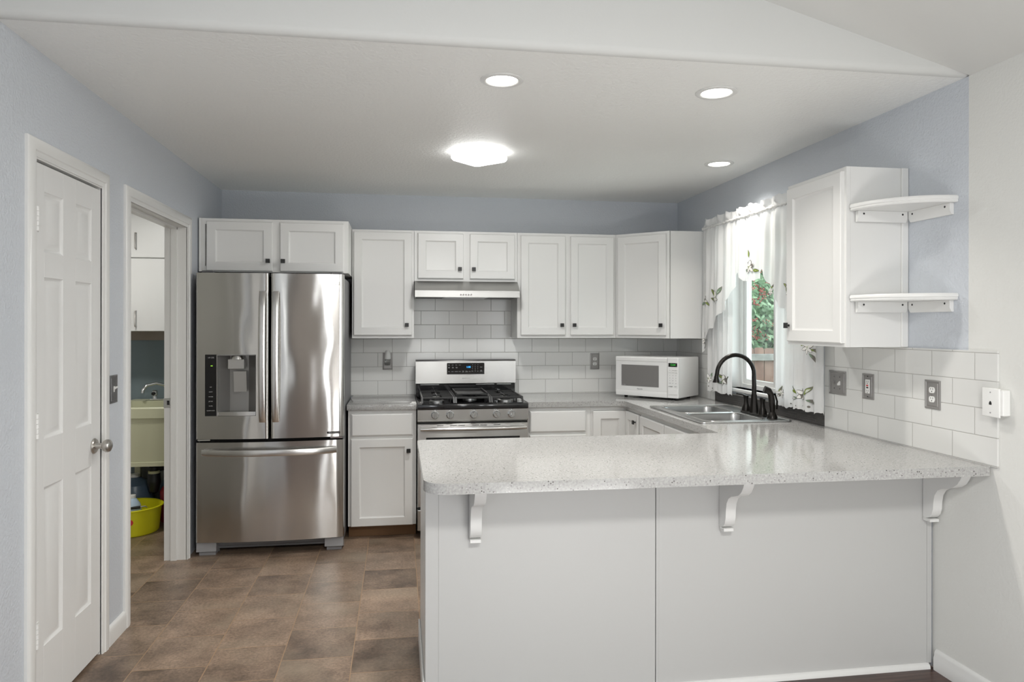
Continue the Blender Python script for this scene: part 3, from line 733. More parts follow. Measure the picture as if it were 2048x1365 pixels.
# dispenser: black control strip, recess, chute, paddle, drip tray
ypl = fy(-1.15) - .002
pn = MB().box(-1.192, -1.122, ypl, ypl + .03, .882, 1.266, .002).build('control_panel', M['blackglass'], ld)
text('panel_lettering', 'LG', .011, M['whiteink'], pn, (-1.166, ypl - .0006, 1.247), (1, 0, 0), (0, 0, 1))
text('panel_lettering', 'FILTER\nSYSTEM', .0052, M['whiteink'], pn, (-1.146, ypl - .0006, 1.247), (1, 0, 0), (0, 0, 1))
for z, s_ in ((1.063, 'ICE'), (1.033, 'LIGHT'), (1.003, 'WATER'), (.974, 'JET ICE'), (.945, 'FILTER'), (.916, 'ALARM LOCK')):
    text('panel_lettering', s_, .0078, M['whiteink'], pn, (-1.157, ypl - .0006, z), (1, 0, 0), (0, 0, 1))
MB().box(-1.158, -1.146, ypl - .0008, ypl, 1.193, 1.198).build('display', M['limeled'], pn)
ycv = lambda x: fy(x) + .002
rc = MB()
rx0, rx1 = -1.121, -.884
yf_, yb_ = fy(-1.0) + .004, 4.781
rc.box(rx0, rx0 + .006, yf_ - .004, yb_, .882, 1.266).box(rx1 - .004, rx1, yf_ + .003, yb_, .882, 1.266).box(rx0 + .006, rx1 - .004, yf_, yb_, 1.260, 1.266)
rc.grid(lambda u, v: (rx0 + .006 + (rx1 - rx0 - .010) * u, yf_ + .01 + (yb_ - yf_ - .013) * min(1, sin(pi * min(max(u, .0), 1.0)) * 1.35 + .05), .905 + .355 * v), 24, 4)
rc.build('dispenser_recess', M['recess'], ld)
MB().lathe([(.040, 1.236), (.036, 1.250), (.030, 1.259)], (-1.004, fy(-1.0) + .030, 0), 'z', 24, sy=.75).build('ice_chute', M['handle'], ld)
MB().box(-1.053, -.956, fy(-1.0) - .004, fy(-1.0) + .045, 1.176, 1.236, .003).build('chute_cover', M['paddle'], ld)
pd = MB().loft([[(x, yy_, z) for x, yy_, z in ((-1.023, fy(-1.0) + .012 + d, 1.160), (-.946, fy(-1.0) + .012 + d, 1.160), (-.946, fy(-1.0) + .030 + d, 1.030), (-1.023, fy(-1.0) + .030 + d, 1.030))] for d in (0, .010)])
pad = pd.build('paddle', M['paddle'], ld)
dt = MB().prism([(rx0 + .004, fy(-1.1) - .001), (-1.0, fy(-1.0) - .010), (rx1 - .002, fy(-.89) - .001), (rx1 - .002, yb_), (rx0 + .004, yb_)], 'z', .884, .908)
dt.build('drip_tray', M['handle'], ld)
# handles
def vhandle(door, x, lean):
    n = 16; P = []
    for k in range(n + 1):
        u = k / n; z = .845 + .815 * u; b = 4 * u * (1 - u)
        P.append((x + lean * .010 * (2 * u - 1) * 0, fy(x) - .018 - .044 * b ** .6, z))
    m = MB().bar(P, .040, .017, (1, 0, 0))
    for z in (.862, 1.643): m.box(x - .014, x + .014, fy(x) - .020, fy(x) + .004, z - .012, z + .012, .002)
    m.build('handle', M['handle'], door)
vhandle(ld, -.840, 1); vhandle(rd, -.762, -1)
n = 20; P = []
for k in range(n + 1):
    u = k / n; x = -1.205 + .81 * u; b = 4 * u * (1 - u); P.append((x, fy(x) - .016 - .046 * b ** .6, .656))
m = MB().bar(P, .038, .017, (0, 0, 1))
for x in (-1.185, -.415): m.box(x - .012, x + .012, fy(x) - .018, fy(x) + .004, .643, .669, .002)
m.build('handle', M['handle'], fz)
ylo = fy(-.40)
MB().lathe([(.0125, ylo - .0012), (.0125, ylo)], (-.421, 0, 1.716), 'y', 20).build('badge', M['handle'], rd)
text('brand_lettering', 'LG', .026, M['handle'], rd, (-.388, fy(-.388) - .0025, 1.716), (1, 0, 0), (0, 0, 1), .001)
MB().box(-.452, -.372, fy(-.43) - .003, fy(-.38) + .003, .757, .770).build('badge', M['blackglass'], rd)
text('badge_lettering', 'LINEAR COMPRESSOR', .0068, M['whiteink'], rd, (-.409, fy(-.43) - .0036, .7635), (1, 0, 0), (0, 0, 1))
# top hinge covers and base
for x0, x1 in ((-1.235, -1.165), (-.437, -.367)): MB().box(x0, x1, 4.795, 4.85, 1.7625, 1.797, .004).build('hinge_cover', M['darkgrey'], t)
for x0, x1 in ((-1.245, -1.17), (-.435, -.36)): MB().box(x0, x1, 4.745, 4.80, .722, .731).build('hinge_plate', M['chrome'], t)
g = MB().box(-1.15, -.46, 4.800, 4.815, .030, .088)
for k in range(5): g.box(-1.10, -.50, 4.797, 4.80, .040 + .009 * k, .044 + .009 * k)
g.build('grille', M['darkgrey'], t)
for x0, x1 in ((-1.248, -1.13), (-.468, -.354)):
    MB().loft([[(x, 4.730, .030), (x, 4.83, .0), (x, 4.83, .088), (x, 4.735, .088)] for x in (x0, x1)]).box(x0 + .01, x1 - .01, 4.76, 4.82, 0, .02).build('foot_cover', M['grey'], t)
for x in (-1.2, -.4): MB().lathe([(.025, -.015), (.025, .015)], (x, 5.40, .025), 'x', 16).build('roller', M['dark'], t)
MB().box(-1.22, -.38, 5.36, 5.44, .030, .046).build('roller_frame', M['dark'], t)

# ================================================================== range hood
t = thing('range_hood', 'slim stainless steel range hood with push buttons over the gas range', 'range hood', (.489, 5.567, 1.64))
hx0, hx1 = .112, .866
m = MB()
sec = [(5.240, 1.7715), (5.567, 1.7715), (5.567, 1.652), (5.545, 1.652), (5.545, 1.690), (5.148, 1.690), (5.148, 1.652), (5.134, 1.652), (5.134, 1.699)]
pts = [(y, z) for y, z in sec]
m.prism([(5.240, 1.7715), (5.567, 1.7715), (5.567, 1.690), (5.134, 1.690), (5.134, 1.699)], 'x', hx0, hx1)
m.box(hx0, hx1, 5.134, 5.146, 1.652, 1.6895).box(hx0, hx0 + .010, 5.147, 5.567, 1.652, 1.6895).box(hx1 - .010, hx1, 5.147, 5.567, 1.652, 1.6895)
m.build('canopy', M['steel'], t)
MB().box(hx0 + .011, hx1 - .011, 5.150, 5.560, 1.655, 1.6885).build('liner', M['darkgrey'], t)
f = MB().box(.322, .640, 5.160, 5.54, 1.6515, 1.6545, .001)
for k in range(16): f.box(.330, .632, 5.170 + .0225 * k, 5.182 + .0225 * k, 1.650, 1.6513)
f.build('grease_filter', M['filter'], t)
for k in range(5): MB().lathe([(.0058, 5.126), (.0062, 5.128), (.0062, 5.1335)], (.438 + .0185 * k, 0, 1.670), 'y', 14).build('button', M['chrome'], t)

# ================================================================== gas range
RX0, RX1 = .125, .885
t = thing('gas_range', 'stainless steel freestanding gas range with five burner knobs', 'range', (.505, 5.2, 0))
MB().box(RX0, RX1, 4.945, 5.500, .055, .905).build('body', M['blackgloss'], t)
for x in (RX0 + .05, RX1 - .05):
    for y in (5.0, 5.45): MB().lathe([(.016, 0), (.016, .054)], (x, y, 0), 'z', 12).build('foot', M['dark'], t)
MB().box(RX0 + .002, RX1 - .002, 4.905, 4.944, .200, .212).build('drawer_gap', M['dark'], t)
MB().box(RX0, RX1, 4.888, 4.944, .058, .198, .004).build('storage_drawer', M['rangesteel'], t)
od = MB(facing((RX0, 4.944, .214), UU, NN)); w, h = RX1 - RX0, .566
od.rrings(w, h, ((0, 0), (0, .046), (.005, .052), (.010, .053)), True, True)
od = od.build('oven_door', M['rangesteel'], t)
MB().box(RX0 + .058, RX1 - .058, 4.8885, 4.8912, .30, .688, .0008).build('oven_window', M['blackglass'], od)
for a, b in ((.255, .300), (.345, .392), (.400, .447), (.497, .544), (.552, .599), (.645, .690)):
    MB().box(a, b, 4.8900, 4.8914, .7655, .7690).build('vent_slot', M['dark'], od)
n = 18; hp = [(RX0 + .020 + (w - .04) * k / n, 4.842 - .020 * (4 * (k / n) * (1 - k / n)) ** .7, .752) for k in range(n + 1)]
hm = MB().tube(hp, [.0125] * (n + 1), 14)
for x in (RX0 + .035, RX1 - .035): hm.box(x - .010, x + .010, 4.842, 4.892, .742, .762, .002)
hm.build('handle', M['handle'], od)
cp = MB().prism([(4.944, .790), (4.905, .790), (4.893, .802), (4.888, .876), (4.944, .876)], 'x', RX0, RX1)
cp = cp.build('control_panel', M['rangesteel'], t)
MB().box(RX0 + .001, RX1 - .001, 4.910, 4.944, .7805, .7895).build('door_gap', M['dark'], t)
for kx, rot in ((.243, 0), (.345, 0), (.507, 20), (.664, -35), (.768, 25)):
    k_ = MB().lathe([(.027, 4.891), (.0265, 4.884), (.0235, 4.881), (.0225, 4.866), (.0205, 4.861), (.0, 4.860)], (kx, 0, .841), 'y', 26)
    ko = k_.build('knob', M['chrome'], cp)
    a = radians(rot); c_, s_ = cos(a), sin(a)
    gm = MB(Matrix(((c_, 0, s_, kx), (0, 1, 0, 0), (-s_, 0, c_, .841), (0, 0, 0, 1))))
    gm.box(-.0055, .0055, 4.850, 4.8605, -.0215, .0215, .002).build('grip', M['chrome'], ko)
    for dx in (-.006, .006): MB().box(kx + dx - .004, kx + dx + .004, 4.8882, 4.8898, .8700, .8740).build('marking', M['ink'], cp)
# cooktop
ct = MB().box(RX0 - .002, RX1 + .002, 4.882, 5.470, .8775, .914, .006, 2).build('cooktop', M['blackgloss'], t)
MB().box(RX0 + .03, RX1 - .03, 4.915, 5.440, .9142, .9165, .001).build('burner_tray', M['blackgloss'], ct)
for bx, by, r in ((.262, 5.03, .052), (.262, 5.32, .042), (.505, 5.17, .05), (.745, 5.03, .055), (.745, 5.32, .040)):
    b = MB().lathe([(r, .9168), (r, .926), (r * .8, .930), (r * .8, .9305)], (bx, by, 0), 'z', 26).build('burner', M['sinksteel'], ct)
    MB().lathe([(r * .74, .9307), (r * .74, .937), (r * .60, .940), (0, .9405)], (bx, by, 0), 'z', 26).build('burner_cap', M['iron'], b)
def grate(x0, x1):
    y0, y1, zt_ = 4.912, 5.435, .957
    m = MB()
    bt = .0055
    for x in (x0, x1): m.loft([[(x - bt, y0, .918), (x + bt, y0, .918), (x + bt, y0 + .028, zt_), (x - bt, y0 + .028, zt_)], [(x - bt, y0 + .012, .918), (x + bt, y0 + .012, .918), (x + bt, y0 + .040, zt_ - .012), (x - bt, y0 + .040, zt_ - .012)]])
    for x in (x0, x1): m.box(x - bt, x + bt, y0 + .028, y1, zt_ - .014, zt_, .002)
    for y in (y0 + .034, y1 - .006, (y0 + y1) / 2): m.box(x0, x1, y - bt, y + bt, zt_ - .014, zt_ - .0005, .002)
    xm = (x0 + x1) / 2
    for yc in (5.03, 5.32):
        for dy in (-.055, .055): m.box(x0, x0 + (x1 - x0) * .36, yc + dy - .004, yc + dy + .004, zt_ - .012, zt_ - .001, .0015).box(x1 - (x1 - x0) * .36, x1, yc + dy - .004, yc + dy + .004, zt_ - .012, zt_ - .001, .0015)
    m.box(xm - .004, xm + .004, y0 + .034, 4.995, zt_ - .012, zt_ - .0008, .0015).box(xm - .004, xm + .004, 5.065, 5.285, zt_ - .012, zt_ - .0008, .0015).box(xm - .004, xm + .004, 5.355, y1, zt_ - .012, zt_ - .0008, .0015)
    for x in (x0 + .004, x1 - .004):
        for y in ((y0 + y1) / 2, y1 - .01): m.box(x - .006, x + .006, y - .006, y + .006, .9168, zt_ - .013)
    return m.build('grate', M['iron'], ct)
grate(.158, .374); grate(.388, .622); grate(.636, .852)
# backguard
MB().box(RX0 + .004, RX1 - .004, 5.440, 5.500, .9145, 1.010, .003).build('back_riser', M['blackgloss'], t)
v = MB()
for a, b in ((.16, .30), (.58, .72), (.74, .85)): v.box(a, b, 5.4355, 5.4395, 1.000, 1.005)
v.build('vent_slot', M['chrome'], t)
bg = MB().prism([(5.427, 1.012), (5.427, 1.178), (5.433, 1.186), (5.500, 1.186), (5.500, 1.012)], 'x', RX0, RX1).build('back_guard', M['rangesteel'], t)
MB().box(RX0, RX1, 5.437, 5.500, 1.1865, 1.1895).build('top_trim', M['darkgrey'], bg)
yd = 5.4272
dp = MB().loft([[(x, y, z) for y, z in ((yd - .0022, 1.079), (yd - .0022, 1.165), (yd + .004, 1.165), (yd + .004, 1.079))] for x in (.359, .643)]).build('display_panel', M['blackglass'], bg)
def ptxt(s_, x, z, size, m_): text('panel_lettering', s_, size, m_, dp, (x, yd - .0027, z), (1, 0, 0), (0, 0, 1))
for s_, x, z in (('Bake', .375, 1.150), ('Broil', .402, 1.150), ('Clean', .430, 1.150), ('Warm', .456, 1.150),
                 ('Conv\nBake', .375, 1.131), ('Conv\nRoast', .404, 1.131), ('Steam\nClean', .432, 1.131),
                 ('Pizza', .375, 1.101), ('Nugget', .400, 1.101), ('Dehydrate', .430, 1.101), ('Proof', .456, 1.101), ('Oven\nLight', .481, 1.101), ('Timer\nOn/Off', .507, 1.101), ('Clock', .530, 1.101),
                 ('START', .618, 1.133), ('OFF\nCLEAR', .618, 1.105)): ptxt(s_, x, z, .0062, M['whiteink'])
for i, s_ in enumerate('123456789'): ptxt(s_, .553 + .020 * (i % 3), 1.150 - .0155 * (i // 3), .0085, M['whiteink'])
ptxt('0', .573, 1.1035, .0085, M['whiteink']); ptxt('Smart', .551, 1.1035, .006, M['whiteink']); ptxt('Lock', .593, 1.1035, .006, M['whiteink'])
ptxt('1:00', .522, 1.1335, .019, M['blueled'])
text('brand_lettering', 'SAMSUNG', .0115, M['grey'], bg, (.503, 5.4266, 1.048), (1, 0, 0), (0, 0, 1), .0006, spacing=1.15)
# griddle lies on the middle grate
t = thing('griddle', 'black cast iron griddle plate lying on the middle burner grate', 'griddle', (.505, 5.18, .957))
m = MB().box(.392, .618, 5.000, 5.380, .9575, .9625, .002)
m.box(.392, .400, 5.000, 5.380, .9625, .980, .002).box(.610, .618, 5.000, 5.380, .9625, .980, .002).box(.400, .610, 5.000, 5.008, .9625, .974, .002).box(.400, .610, 5.372, 5.380, .9625, .980, .002)
m.build('pan', M['iron'], t)
for y0, y1 in ((4.975, 5.0), (5.380, 5.405)): MB().box(.440, .570, y0, y1, .966, .976, .003).build('grip', M['iron'], t)

# ================================================================== microwave
ux, uy = .343, -.384; L_ = sqrt(ux * ux + uy * uy)
t = thing('microwave', 'white countertop microwave set diagonally in the counter corner', 'microwave', (1.617, 5.225, .914), math.atan2(uy, ux), local=True)
w, d, z0, z1 = .512, .345, .0165, .306
MB().box(.004, w - .004, .018, d, z0, z1, .008, 2).build('case', M['micro'], t)
fr = MB().prism([(z0 + .001, .0), (z0 + .001, .0175), (z1, .0175), (z1, .006), (z1 - .035, .004), (z1 - .037, .0), (.05, -.004)][::-1], 'x', 0, .352) if False else MB()
fr.loft([[(x, -.0 + q, z) for q, z in ((.004, z0 + .001), (.0175, z0 + .001), (.0175, z1), (.006, z1 - .001), (0, z1 - .008), (0, z1 - .030), (.003, z1 - .0325), (.001, z0 + .040), (.001, z0 + .036), (0, z0 + .034))] for x in (.0, .424)])
dr = fr.build('door', M['micro'], t)
MB().box(.050, .358, -.0012, .002, .089, .246, .001).build('window', M['microwin'], dr)
text('brand_lettering', 'Panasonic', .0115, M['ink'], dr, (.205, -.0008, .070), (1, 0, 0), (0, 0, 1), .0006)
text('window_lettering', 'Genius 1250W', .0050, M['whiteink'], dr, (.070, -.0018, .096), (1, 0, 0), (0, 0, 1))
cp = MB().box(.426, w, .001, .0178, z0 + .001, z1, .003).build('control_panel', M['micro'], t)
MB().box(.436, .502, -.0008, .002, .242, .269).build('display', M['blackglass'], cp)
text('display_lettering', '12:04', .019, M['greenled'], cp, (.470, -.0012, .2555), (1, 0, 0), (0, 0, 1))
for r, row in enumerate((('POP', 'TURBO', 'SENSOR'), ('QUICK', 'WARM', 'POWER'), ('1', '2', '3'), ('4', '5', '6'), ('7', '8', '9'), ('MORE', '0', 'LESS'))):
    for c, s_ in enumerate(row):
        x, z = .4465 + .0235 * c, .217 - .0185 * r
        if r < 2:
            MB().box(x - .010, x + .010, -.0003, .002, z - .0065, z + .0065).build('button', M['whiteplastic'], cp)
        text('key_lettering', s_, .0058 if len(s_) > 1 else .010, M['ink'], cp, (x, -.0007, z), (1, 0, 0), (0, 0, 1))
text('key_lettering', 'STOP/RESET', .0064, M['ink'], cp, (.452, -.0004 + .0008, .101), (1, 0, 0), (0, 0, 1), .0012); text('key_lettering', 'START', .0064, M['ink'], cp, (.491, -.0004 + .0008, .101), (1, 0, 0), (0, 0, 1), .0012)
MB().box(.434, .504, -.0015, .002, .044, .082, .001).build('door_button', M['micro'], cp)
for x, y in ((.06, .05), (w - .06, .05), (.06, d - .06), (w - .06, d - .06)): MB().lathe([(.012, 0), (.014, .0168)], (x, y, 0), 'z', 12).build('foot', M['dark'], t)

# ================================================================== sink, faucet, sprayer
t = thing('kitchen_sink', 'stainless steel double-bowl drop-in sink below the window', 'sink', (1.9, 4.12, .914))
b1 = rrect(1.690, 2.045, 4.140, 4.490, .055); b2 = rrect(1.690, 2.045, 3.760, 4.105, .055)
outer = rrect(1.632, 2.172, 3.712, 4.538, .030)
m = MB().plate(outer, [b1, b2], .9145, .9195)
rm = m.build('rim', M['sinksteel'], t)
for lp, z in ((outer, .9195), (b1, .9195), (b2, .9195)):
    cx = sum(p[0] for p in lp) / len(lp); cy = sum(p[1] for p in lp) / len(lp)
    L = []
    for d, dz in ((-.005, 0), (-.003, .0022), (0, .003), (.003, .0022), (.005, 0)):
        L.append([(p[0] + (d if p[0] > cx else -d), p[1] + (d if p[1] > cy else -d), z + dz) for p in lp])
    MB().loft(L, False, False).build('rolled_edge', M['handle'], rm)
for bl in (b1, b2):
    cx = sum(p[0] for p in bl) / len(bl); cy = sum(p[1] for p in bl) / len(bl)
    sc = lambda k, z: [(cx + (p[0] - cx) * k, cy + (p[1] - cy) * k, z) for p in bl]
    m = MB().loft([sc(1.0, .9190), sc(.985, .912), sc(.965, .87), sc(.94, .775), sc(.90, .752), sc(.80, .744), sc(.15, .741)], False, True)
    bw = m.build('bowl', M['sinksteel'], t, recalc=False)
    MB().lathe([(.045, .7445), (.045, .7455), (.036, .746), (.030, .7435)], (cx, cy, 0), 'z', 24).build('drain', M['chrome'], bw)
zf = .9198
t = thing('kitchen_faucet', 'dark bronze gooseneck faucet with two lever handles on the sink', 'faucet', (2.110, 4.035, zf))
m = MB().loft([[(p[0], p[1], z) for p in rrect(2.110 - q, 2.110 + q, 4.035 - .132 - q + .034, 4.035 + .132 + q - .034, q * .98, 6)] for q, z in ((.034, zf), (.034, zf + .006), (.030, zf + .011))])
m.build('base_plate', M['bronze'], t)
MB().lathe([(.028, zf + .011), (.026, zf + .03), (.020, zf + .075), (.0175, zf + .112), (.0175, zf + .118)], (2.110, 4.035, 0), 'z', 8).build('column', M['bronze'], t)
P = [(2.110, 4.035, zf + .116), (2.112, 4.037, zf + .17), (2.112, 4.04, zf + .225)]
R = .115; cxs, czs = 2.112 - R, zf + .240
for k in range(0, 19):
    a = radians(0 + 178 * k / 18); P.append((cxs + R * cos(a), 4.04 + .012 * (k / 18), czs + R * sin(a)))
P.append((cxs - R - .003, 4.053, czs - .012))
MB().tube(P, [.0145, .0135, .0130] + [.0125] * 20, 14).build('spout', M['bronze'], t)
tip = P[-1]
MB().lathe([(.013, tip[2] + .002), (.0145, tip[2] - .004), (.0155, tip[2] - .014), (.0225, tip[2] - .034), (.0225, tip[2] - .037)], (tip[0], tip[1], 0), 'z', 18).build('spray_tip', M['bronze'], t)
for y, s_ in ((4.137, 1), (3.933, -1)):
    hb = MB().lathe([(.026, zf + .011), (.025, zf + .025), (.016, zf + .050), (.0125, zf + .075), (.0165, zf + .095), (.0165, zf + .102)], (2.110, y, 0), 'z', 16).build('handle', M['bronze'], t)
    MB().bar([(2.110, y - s_ * .012, zf + .098), (2.098, y + s_ * .018, zf + .106), (2.075, y + s_ * .050, zf + .110)], .020, .009, (.5, .5 * s_, 0)).build('lever', M['bronze'], hb)
t = thing('sink_sprayer', 'dark bronze side sprayer standing beside the faucet', 'sprayer', (2.108, 3.820, zf))
MB().lathe([(.030, zf), (.029, zf + .012), (.020, zf + .030), (.0165, zf + .040)], (2.108, 3.820, 0), 'z', 20).build('holder', M['bronze'], t)
MB().tube([(2.108, 3.820, zf + .038), (2.106, 3.820, zf + .09), (2.103, 3.822, zf + .135), (2.090, 3.826, zf + .160), (2.066, 3.832, zf + .168)], [.0145, .0185, .0175, .0185, .0205], 14).build('spray_head', M['bronze'], t)
MB().bar([(2.132, 3.812, zf + .055), (2.134, 3.812, zf + .10), (2.122, 3.816, zf + .145)], .014, .006, (0, 1, 0)).build('trigger', M['bronze'], t)
# ================================================================== wall plates
def wallplate(t, o, U, N, w, h, m_=None):
    # stepped decorative plate; o is its lower-left corner on the wall
    mb = MB(facing(o, U, N))
    mb.rrings(w, h, ((0, 0), (0, .0035), (.002, .005), (.007, .0055), (.009, .0035), (.0125, .0035), (.0135, .005), (.016, .005)))
    return mb.build('plate', m_ or M['plate'], t)
def at(o, U, N, a, b, c): return (o[0] + U[0] * a + N[0] * b, o[1] + U[1] * a + N[1] * b, o[2] + c)
def receptacle(t, o, U, N, cx, cz):
    F = facing(o, U, N)
    mb = MB(F); n = 20; lp = []
    for k in range(n):
        a = 2 * pi * k / n; lp.append((cx + .0168 * cos(a), max(-.0125, min(.0125, .0168 * sin(a)))))
    mb.loft([[(x, q, cz + z) for x, z in lp] for q in (.0045, .0068)])
    r = mb.build('receptacle', M['whiteplastic'], t)
    s_ = MB(F)
    for dx in (-.0063, .0063): s_.box(cx + dx - .0011, cx + dx + .0011, .0066, .0071, cz + .001, cz + .009)
    s_.loft([[(cx + .0026 * cos(2 * pi * k / 10), q, cz - .006 + .0026 * sin(2 * pi * k / 10)) for k in range(10)] for q in (.0066, .0071)])
    s_.build('slots', M['dark'], r)
def outlet(label, o, U, N, w=.074, h=.126, skip=False):
    t = thing('electrical_outlet', label, 'outlet', at(o, U, N, w / 2, 0, 0), group='duplex wall outlets')
    wallplate(t, o, U, N, w, h)
    for dz in (.0195, -.0195): receptacle(t, o, U, N, w / 2, h / 2 + dz)
    MB(facing(o, U, N)).loft([[(w / 2 + .0025 * cos(2 * pi * k / 10), q, h / 2 + .0025 * sin(2 * pi * k / 10)) for k in range(10)] for q in (.0045, .0062)]).build('screw', M['nickel'], t)
    return t
YT = 5.568; XT = 2.238
outlet('outlet with grey plate on the back wall left of the range, plug-in freshener on it', (-.121, YT, 1.110), UU, NN, .074, .132)
outlet('outlet with grey plate on the back wall between range and microwave', (1.511, YT, 1.100), UU, NN, .074, .128)
UR, NR = (0, -1), (-1, 0)
outlet('outlet with grey plate on the right wall, nearest the white phone jack', (XT, 2.772, 1.099), UR, NR, .088, .122)
# plug-in freshener
t = thing('air_freshener', 'small clear and white plug-in air freshener in the left back outlet', 'air freshener', (-.084, YT - .007, 1.16))
MB().lathe([(.0, 1.145), (.018, 1.147), (.022, 1.157), (.022, 1.185), (.015, 1.190)], (-.084, YT - .032, 0), 'z', 20).build('bottle', mat('clear_plastic', (.82, .83, .82), .05, trans=.85), t)
MB().lathe([(.0195, 1.189), (.024, 1.193), (.0235, 1.225), (.020, 1.245), (.014, 1.258), (0, 1.260)], (-.084, YT - .032, 0), 'z', 20).box(-.096, -.072, YT - .030, YT - .0075, 1.190, 1.215, .002).build('cap', M['whiteplastic'], t)
# ground-fault outlet on the right wall
o = (XT, 3.194, 1.098); w, h = .085, .122
t = thing('electrical_outlet', 'rectangular outlet with red and black test buttons on the right wall', 'outlet', (XT, 3.15, 1.098))
wallplate(t, o, UR, NR, w, h); F = facing(o, UR, NR)
ins = MB(F).box(w / 2 - .0165, w / 2 + .0165, .0036, .0064, h / 2 - .0335, h / 2 + .0335, .001).build('insert', M['whiteplastic'], t)
MB(F).box(w / 2 - .007, w / 2 + .007, .0062, .0075, h / 2 + .0015, h / 2 + .0075).build('button', M['redbtn'], ins)
MB(F).box(w / 2 - .007, w / 2 + .007, .0062, .0075, h / 2 - .0085, h / 2 - .0025).build('button', M['black'], ins)
sl = MB(F)
for cz in (.023, -.021):
    for dx in (-.006, .006): sl.box(w / 2 + dx - .001, w / 2 + dx + .001, .0062, .0067, h / 2 + cz - .004, h / 2 + cz + .005)
    sl.box(w / 2 - .002, w / 2 + .002, .0062, .0067, h / 2 + cz - .0105, h / 2 + cz - .0065)
sl.build('slots', M['dark'], ins)
for dz in (.0485, -.0485): MB(F).loft([[(w / 2 + .003 * cos(2 * pi * k / 10), q, h / 2 + dz + .003 * sin(2 * pi * k / 10)) for k in range(10)] for q in (.0045, .006)]).build('screw', M['dark'], t)
# double switch by the window
o = (XT, 3.467, 1.097); w, h = .142, .122
t = thing('light_switch', 'pewter double switch plate on the right wall beside the window', 'light switch', (XT, 3.396, 1.097))
wallplate(t, o, UR, NR, w, h); F = facing(o, UR, NR)
for cx, up in ((w / 2 - .023, 1), (w / 2 + .023, -1)):
    MB(F).loft([[(cx - .005, .0035, h / 2 - .011), (cx + .005, .0035, h / 2 - .011), (cx + .005, .0035, h / 2 + .011), (cx - .005, .0035, h / 2 + .011)],
                [(cx - .004, .017, h / 2 + up * .008 - .004), (cx + .004, .017, h / 2 + up * .008 - .004), (cx + .004, .017, h / 2 + up * .008 + .004), (cx - .004, .017, h / 2 + up * .008 + .004)]]).build('toggle', M['plate'] if up > 0 else M['whiteplastic'], t)
    for dz in (.030, -.030): MB(F).loft([[(cx + .003 * cos(2 * pi * k / 10), q, h / 2 + dz + .003 * sin(2 * pi * k / 10)) for k in range(10)] for q in (.003, .0065)]).build('screw', M['darkgrey'], t)
# single switch between the two doors on the left wall
UL, NL = (0, 1), (1, 0)
o = (XL, 3.497, 1.092); w, h = .086, .128
t = thing('light_switch', 'dark pewter single switch plate between the two left doors', 'light switch', (XL, 3.54, 1.092))
wallplate(t, o, UL, NL, w, h, mat('dark_pewter', (.17, .17, .175), .35, .7)); F = facing(o, UL, NL)
MB(F).box(w / 2 - .006, w / 2 + .006, .0035, .006, h / 2 - .013, h / 2 + .013).loft([[(w / 2 - .005, .005, h / 2 - .004), (w / 2 + .005, .005, h / 2 - .004), (w / 2 + .005, .005, h / 2 + .010), (w / 2 - .005, .005, h / 2 + .010)],
    [(w / 2 - .004, .019, h / 2 + .006), (w / 2 + .004, .019, h / 2 + .006), (w / 2 + .004, .019, h / 2 + .013), (w / 2 - .004, .019, h / 2 + .013)]]).build('toggle', M['whiteplastic'], t)
for dz in (.034, -.034): MB(F).loft([[(w / 2 + .003 * cos(2 * pi * k / 10), q, h / 2 + dz + .003 * sin(2 * pi * k / 10)) for k in range(10)] for q in (.003, .0065)]).build('screw', M['chrome'], t)
# phone jack at the end of the tile
t = thing('phone_jack', 'white surface-mounted phone jack box at the end of the tile', 'phone jack', (2.237, 2.396, 1.108))
MB().box(2.214, XR - .0002, 2.345, 2.3975, 1.115, 1.212, .003).box(2.214, 2.2375, 2.397, 2.435, 1.115, 1.212, .002).build('box', M['whiteplastic'], t)
o = (2.2138, 2.437, 1.108); F = facing(o, UR, NR)
fp = MB(F).rrings(.080, .109, ((0, 0), (0, .004), (.002, .006), (.004, .0065))).build('plate', M['whiteplastic'], t)
MB(F).loft([[(x, q, z) for x, z in ((.034, .046), (.046, .046), (.046, .053), (.042, .060), (.038, .060), (.034, .053))] for q in (.0060, .0069)]).build('socket', M['dark'], fp)
for dz in (.093, .016): MB(F).loft([[(.040 + .0028 * cos(2 * pi * k / 10), q, dz + .0028 * sin(2 * pi * k / 10)) for k in range(10)] for q in (.0060, .0072)]).build('screw', M['grey'], fp)

# ================================================================== ceiling lights
def can(label, x, y, p):
    t = thing('recessed_light', label, 'ceiling light', (x, y, H), group='recessed ceiling lights')
    MB().lathe([(.088, H - .0005), (.088, H - .003), (.084, H - .0055), (.070, H - .0065), (.066, H - .0045), (.063, H - .0005)], (x, y, 0), 'z', 40, False, False).build('trim_ring', M['trim'], t)
    MB().lathe([(.0655, H - .0045), (.063, H - .0015), (.0615, H - .0005)], (x, y, 0), 'z', 32, False, False).build('baffle', M['baffle'], t)
    MB().lathe([(.0628, H - .0028), (.0, H - .0032)], (x, y, 0), 'z', 32, False, True).build('lens', M['lens'], t)
    area('can_lamp', (x, y, H - .012), (0, 0, 0), .115, p, (1.0, .955, .89), shape='DISK', spread=radians(118))
can('recessed ceiling light near the middle, closest to the living room', .413, 2.890, 7)
can('recessed ceiling light above the peninsula on the right', 1.341, 2.897, 4.8)
can('recessed ceiling light above the sink, farthest from the camera', 1.947, 4.168, 4)
t = thing('flush_ceiling_light', 'square white flush ceiling light glowing in the kitchen middle', 'ceiling light', (.456, 4.115, H), radians(45), local=True)
def sq(a, r, z): return [(p[0], p[1], z) for p in rrect(-a, a, -a, a, r, 5)]
MB().loft([sq(.108, .03, -.0005), sq(.108, .03, -.018)]).build('base', M['trim'], t)
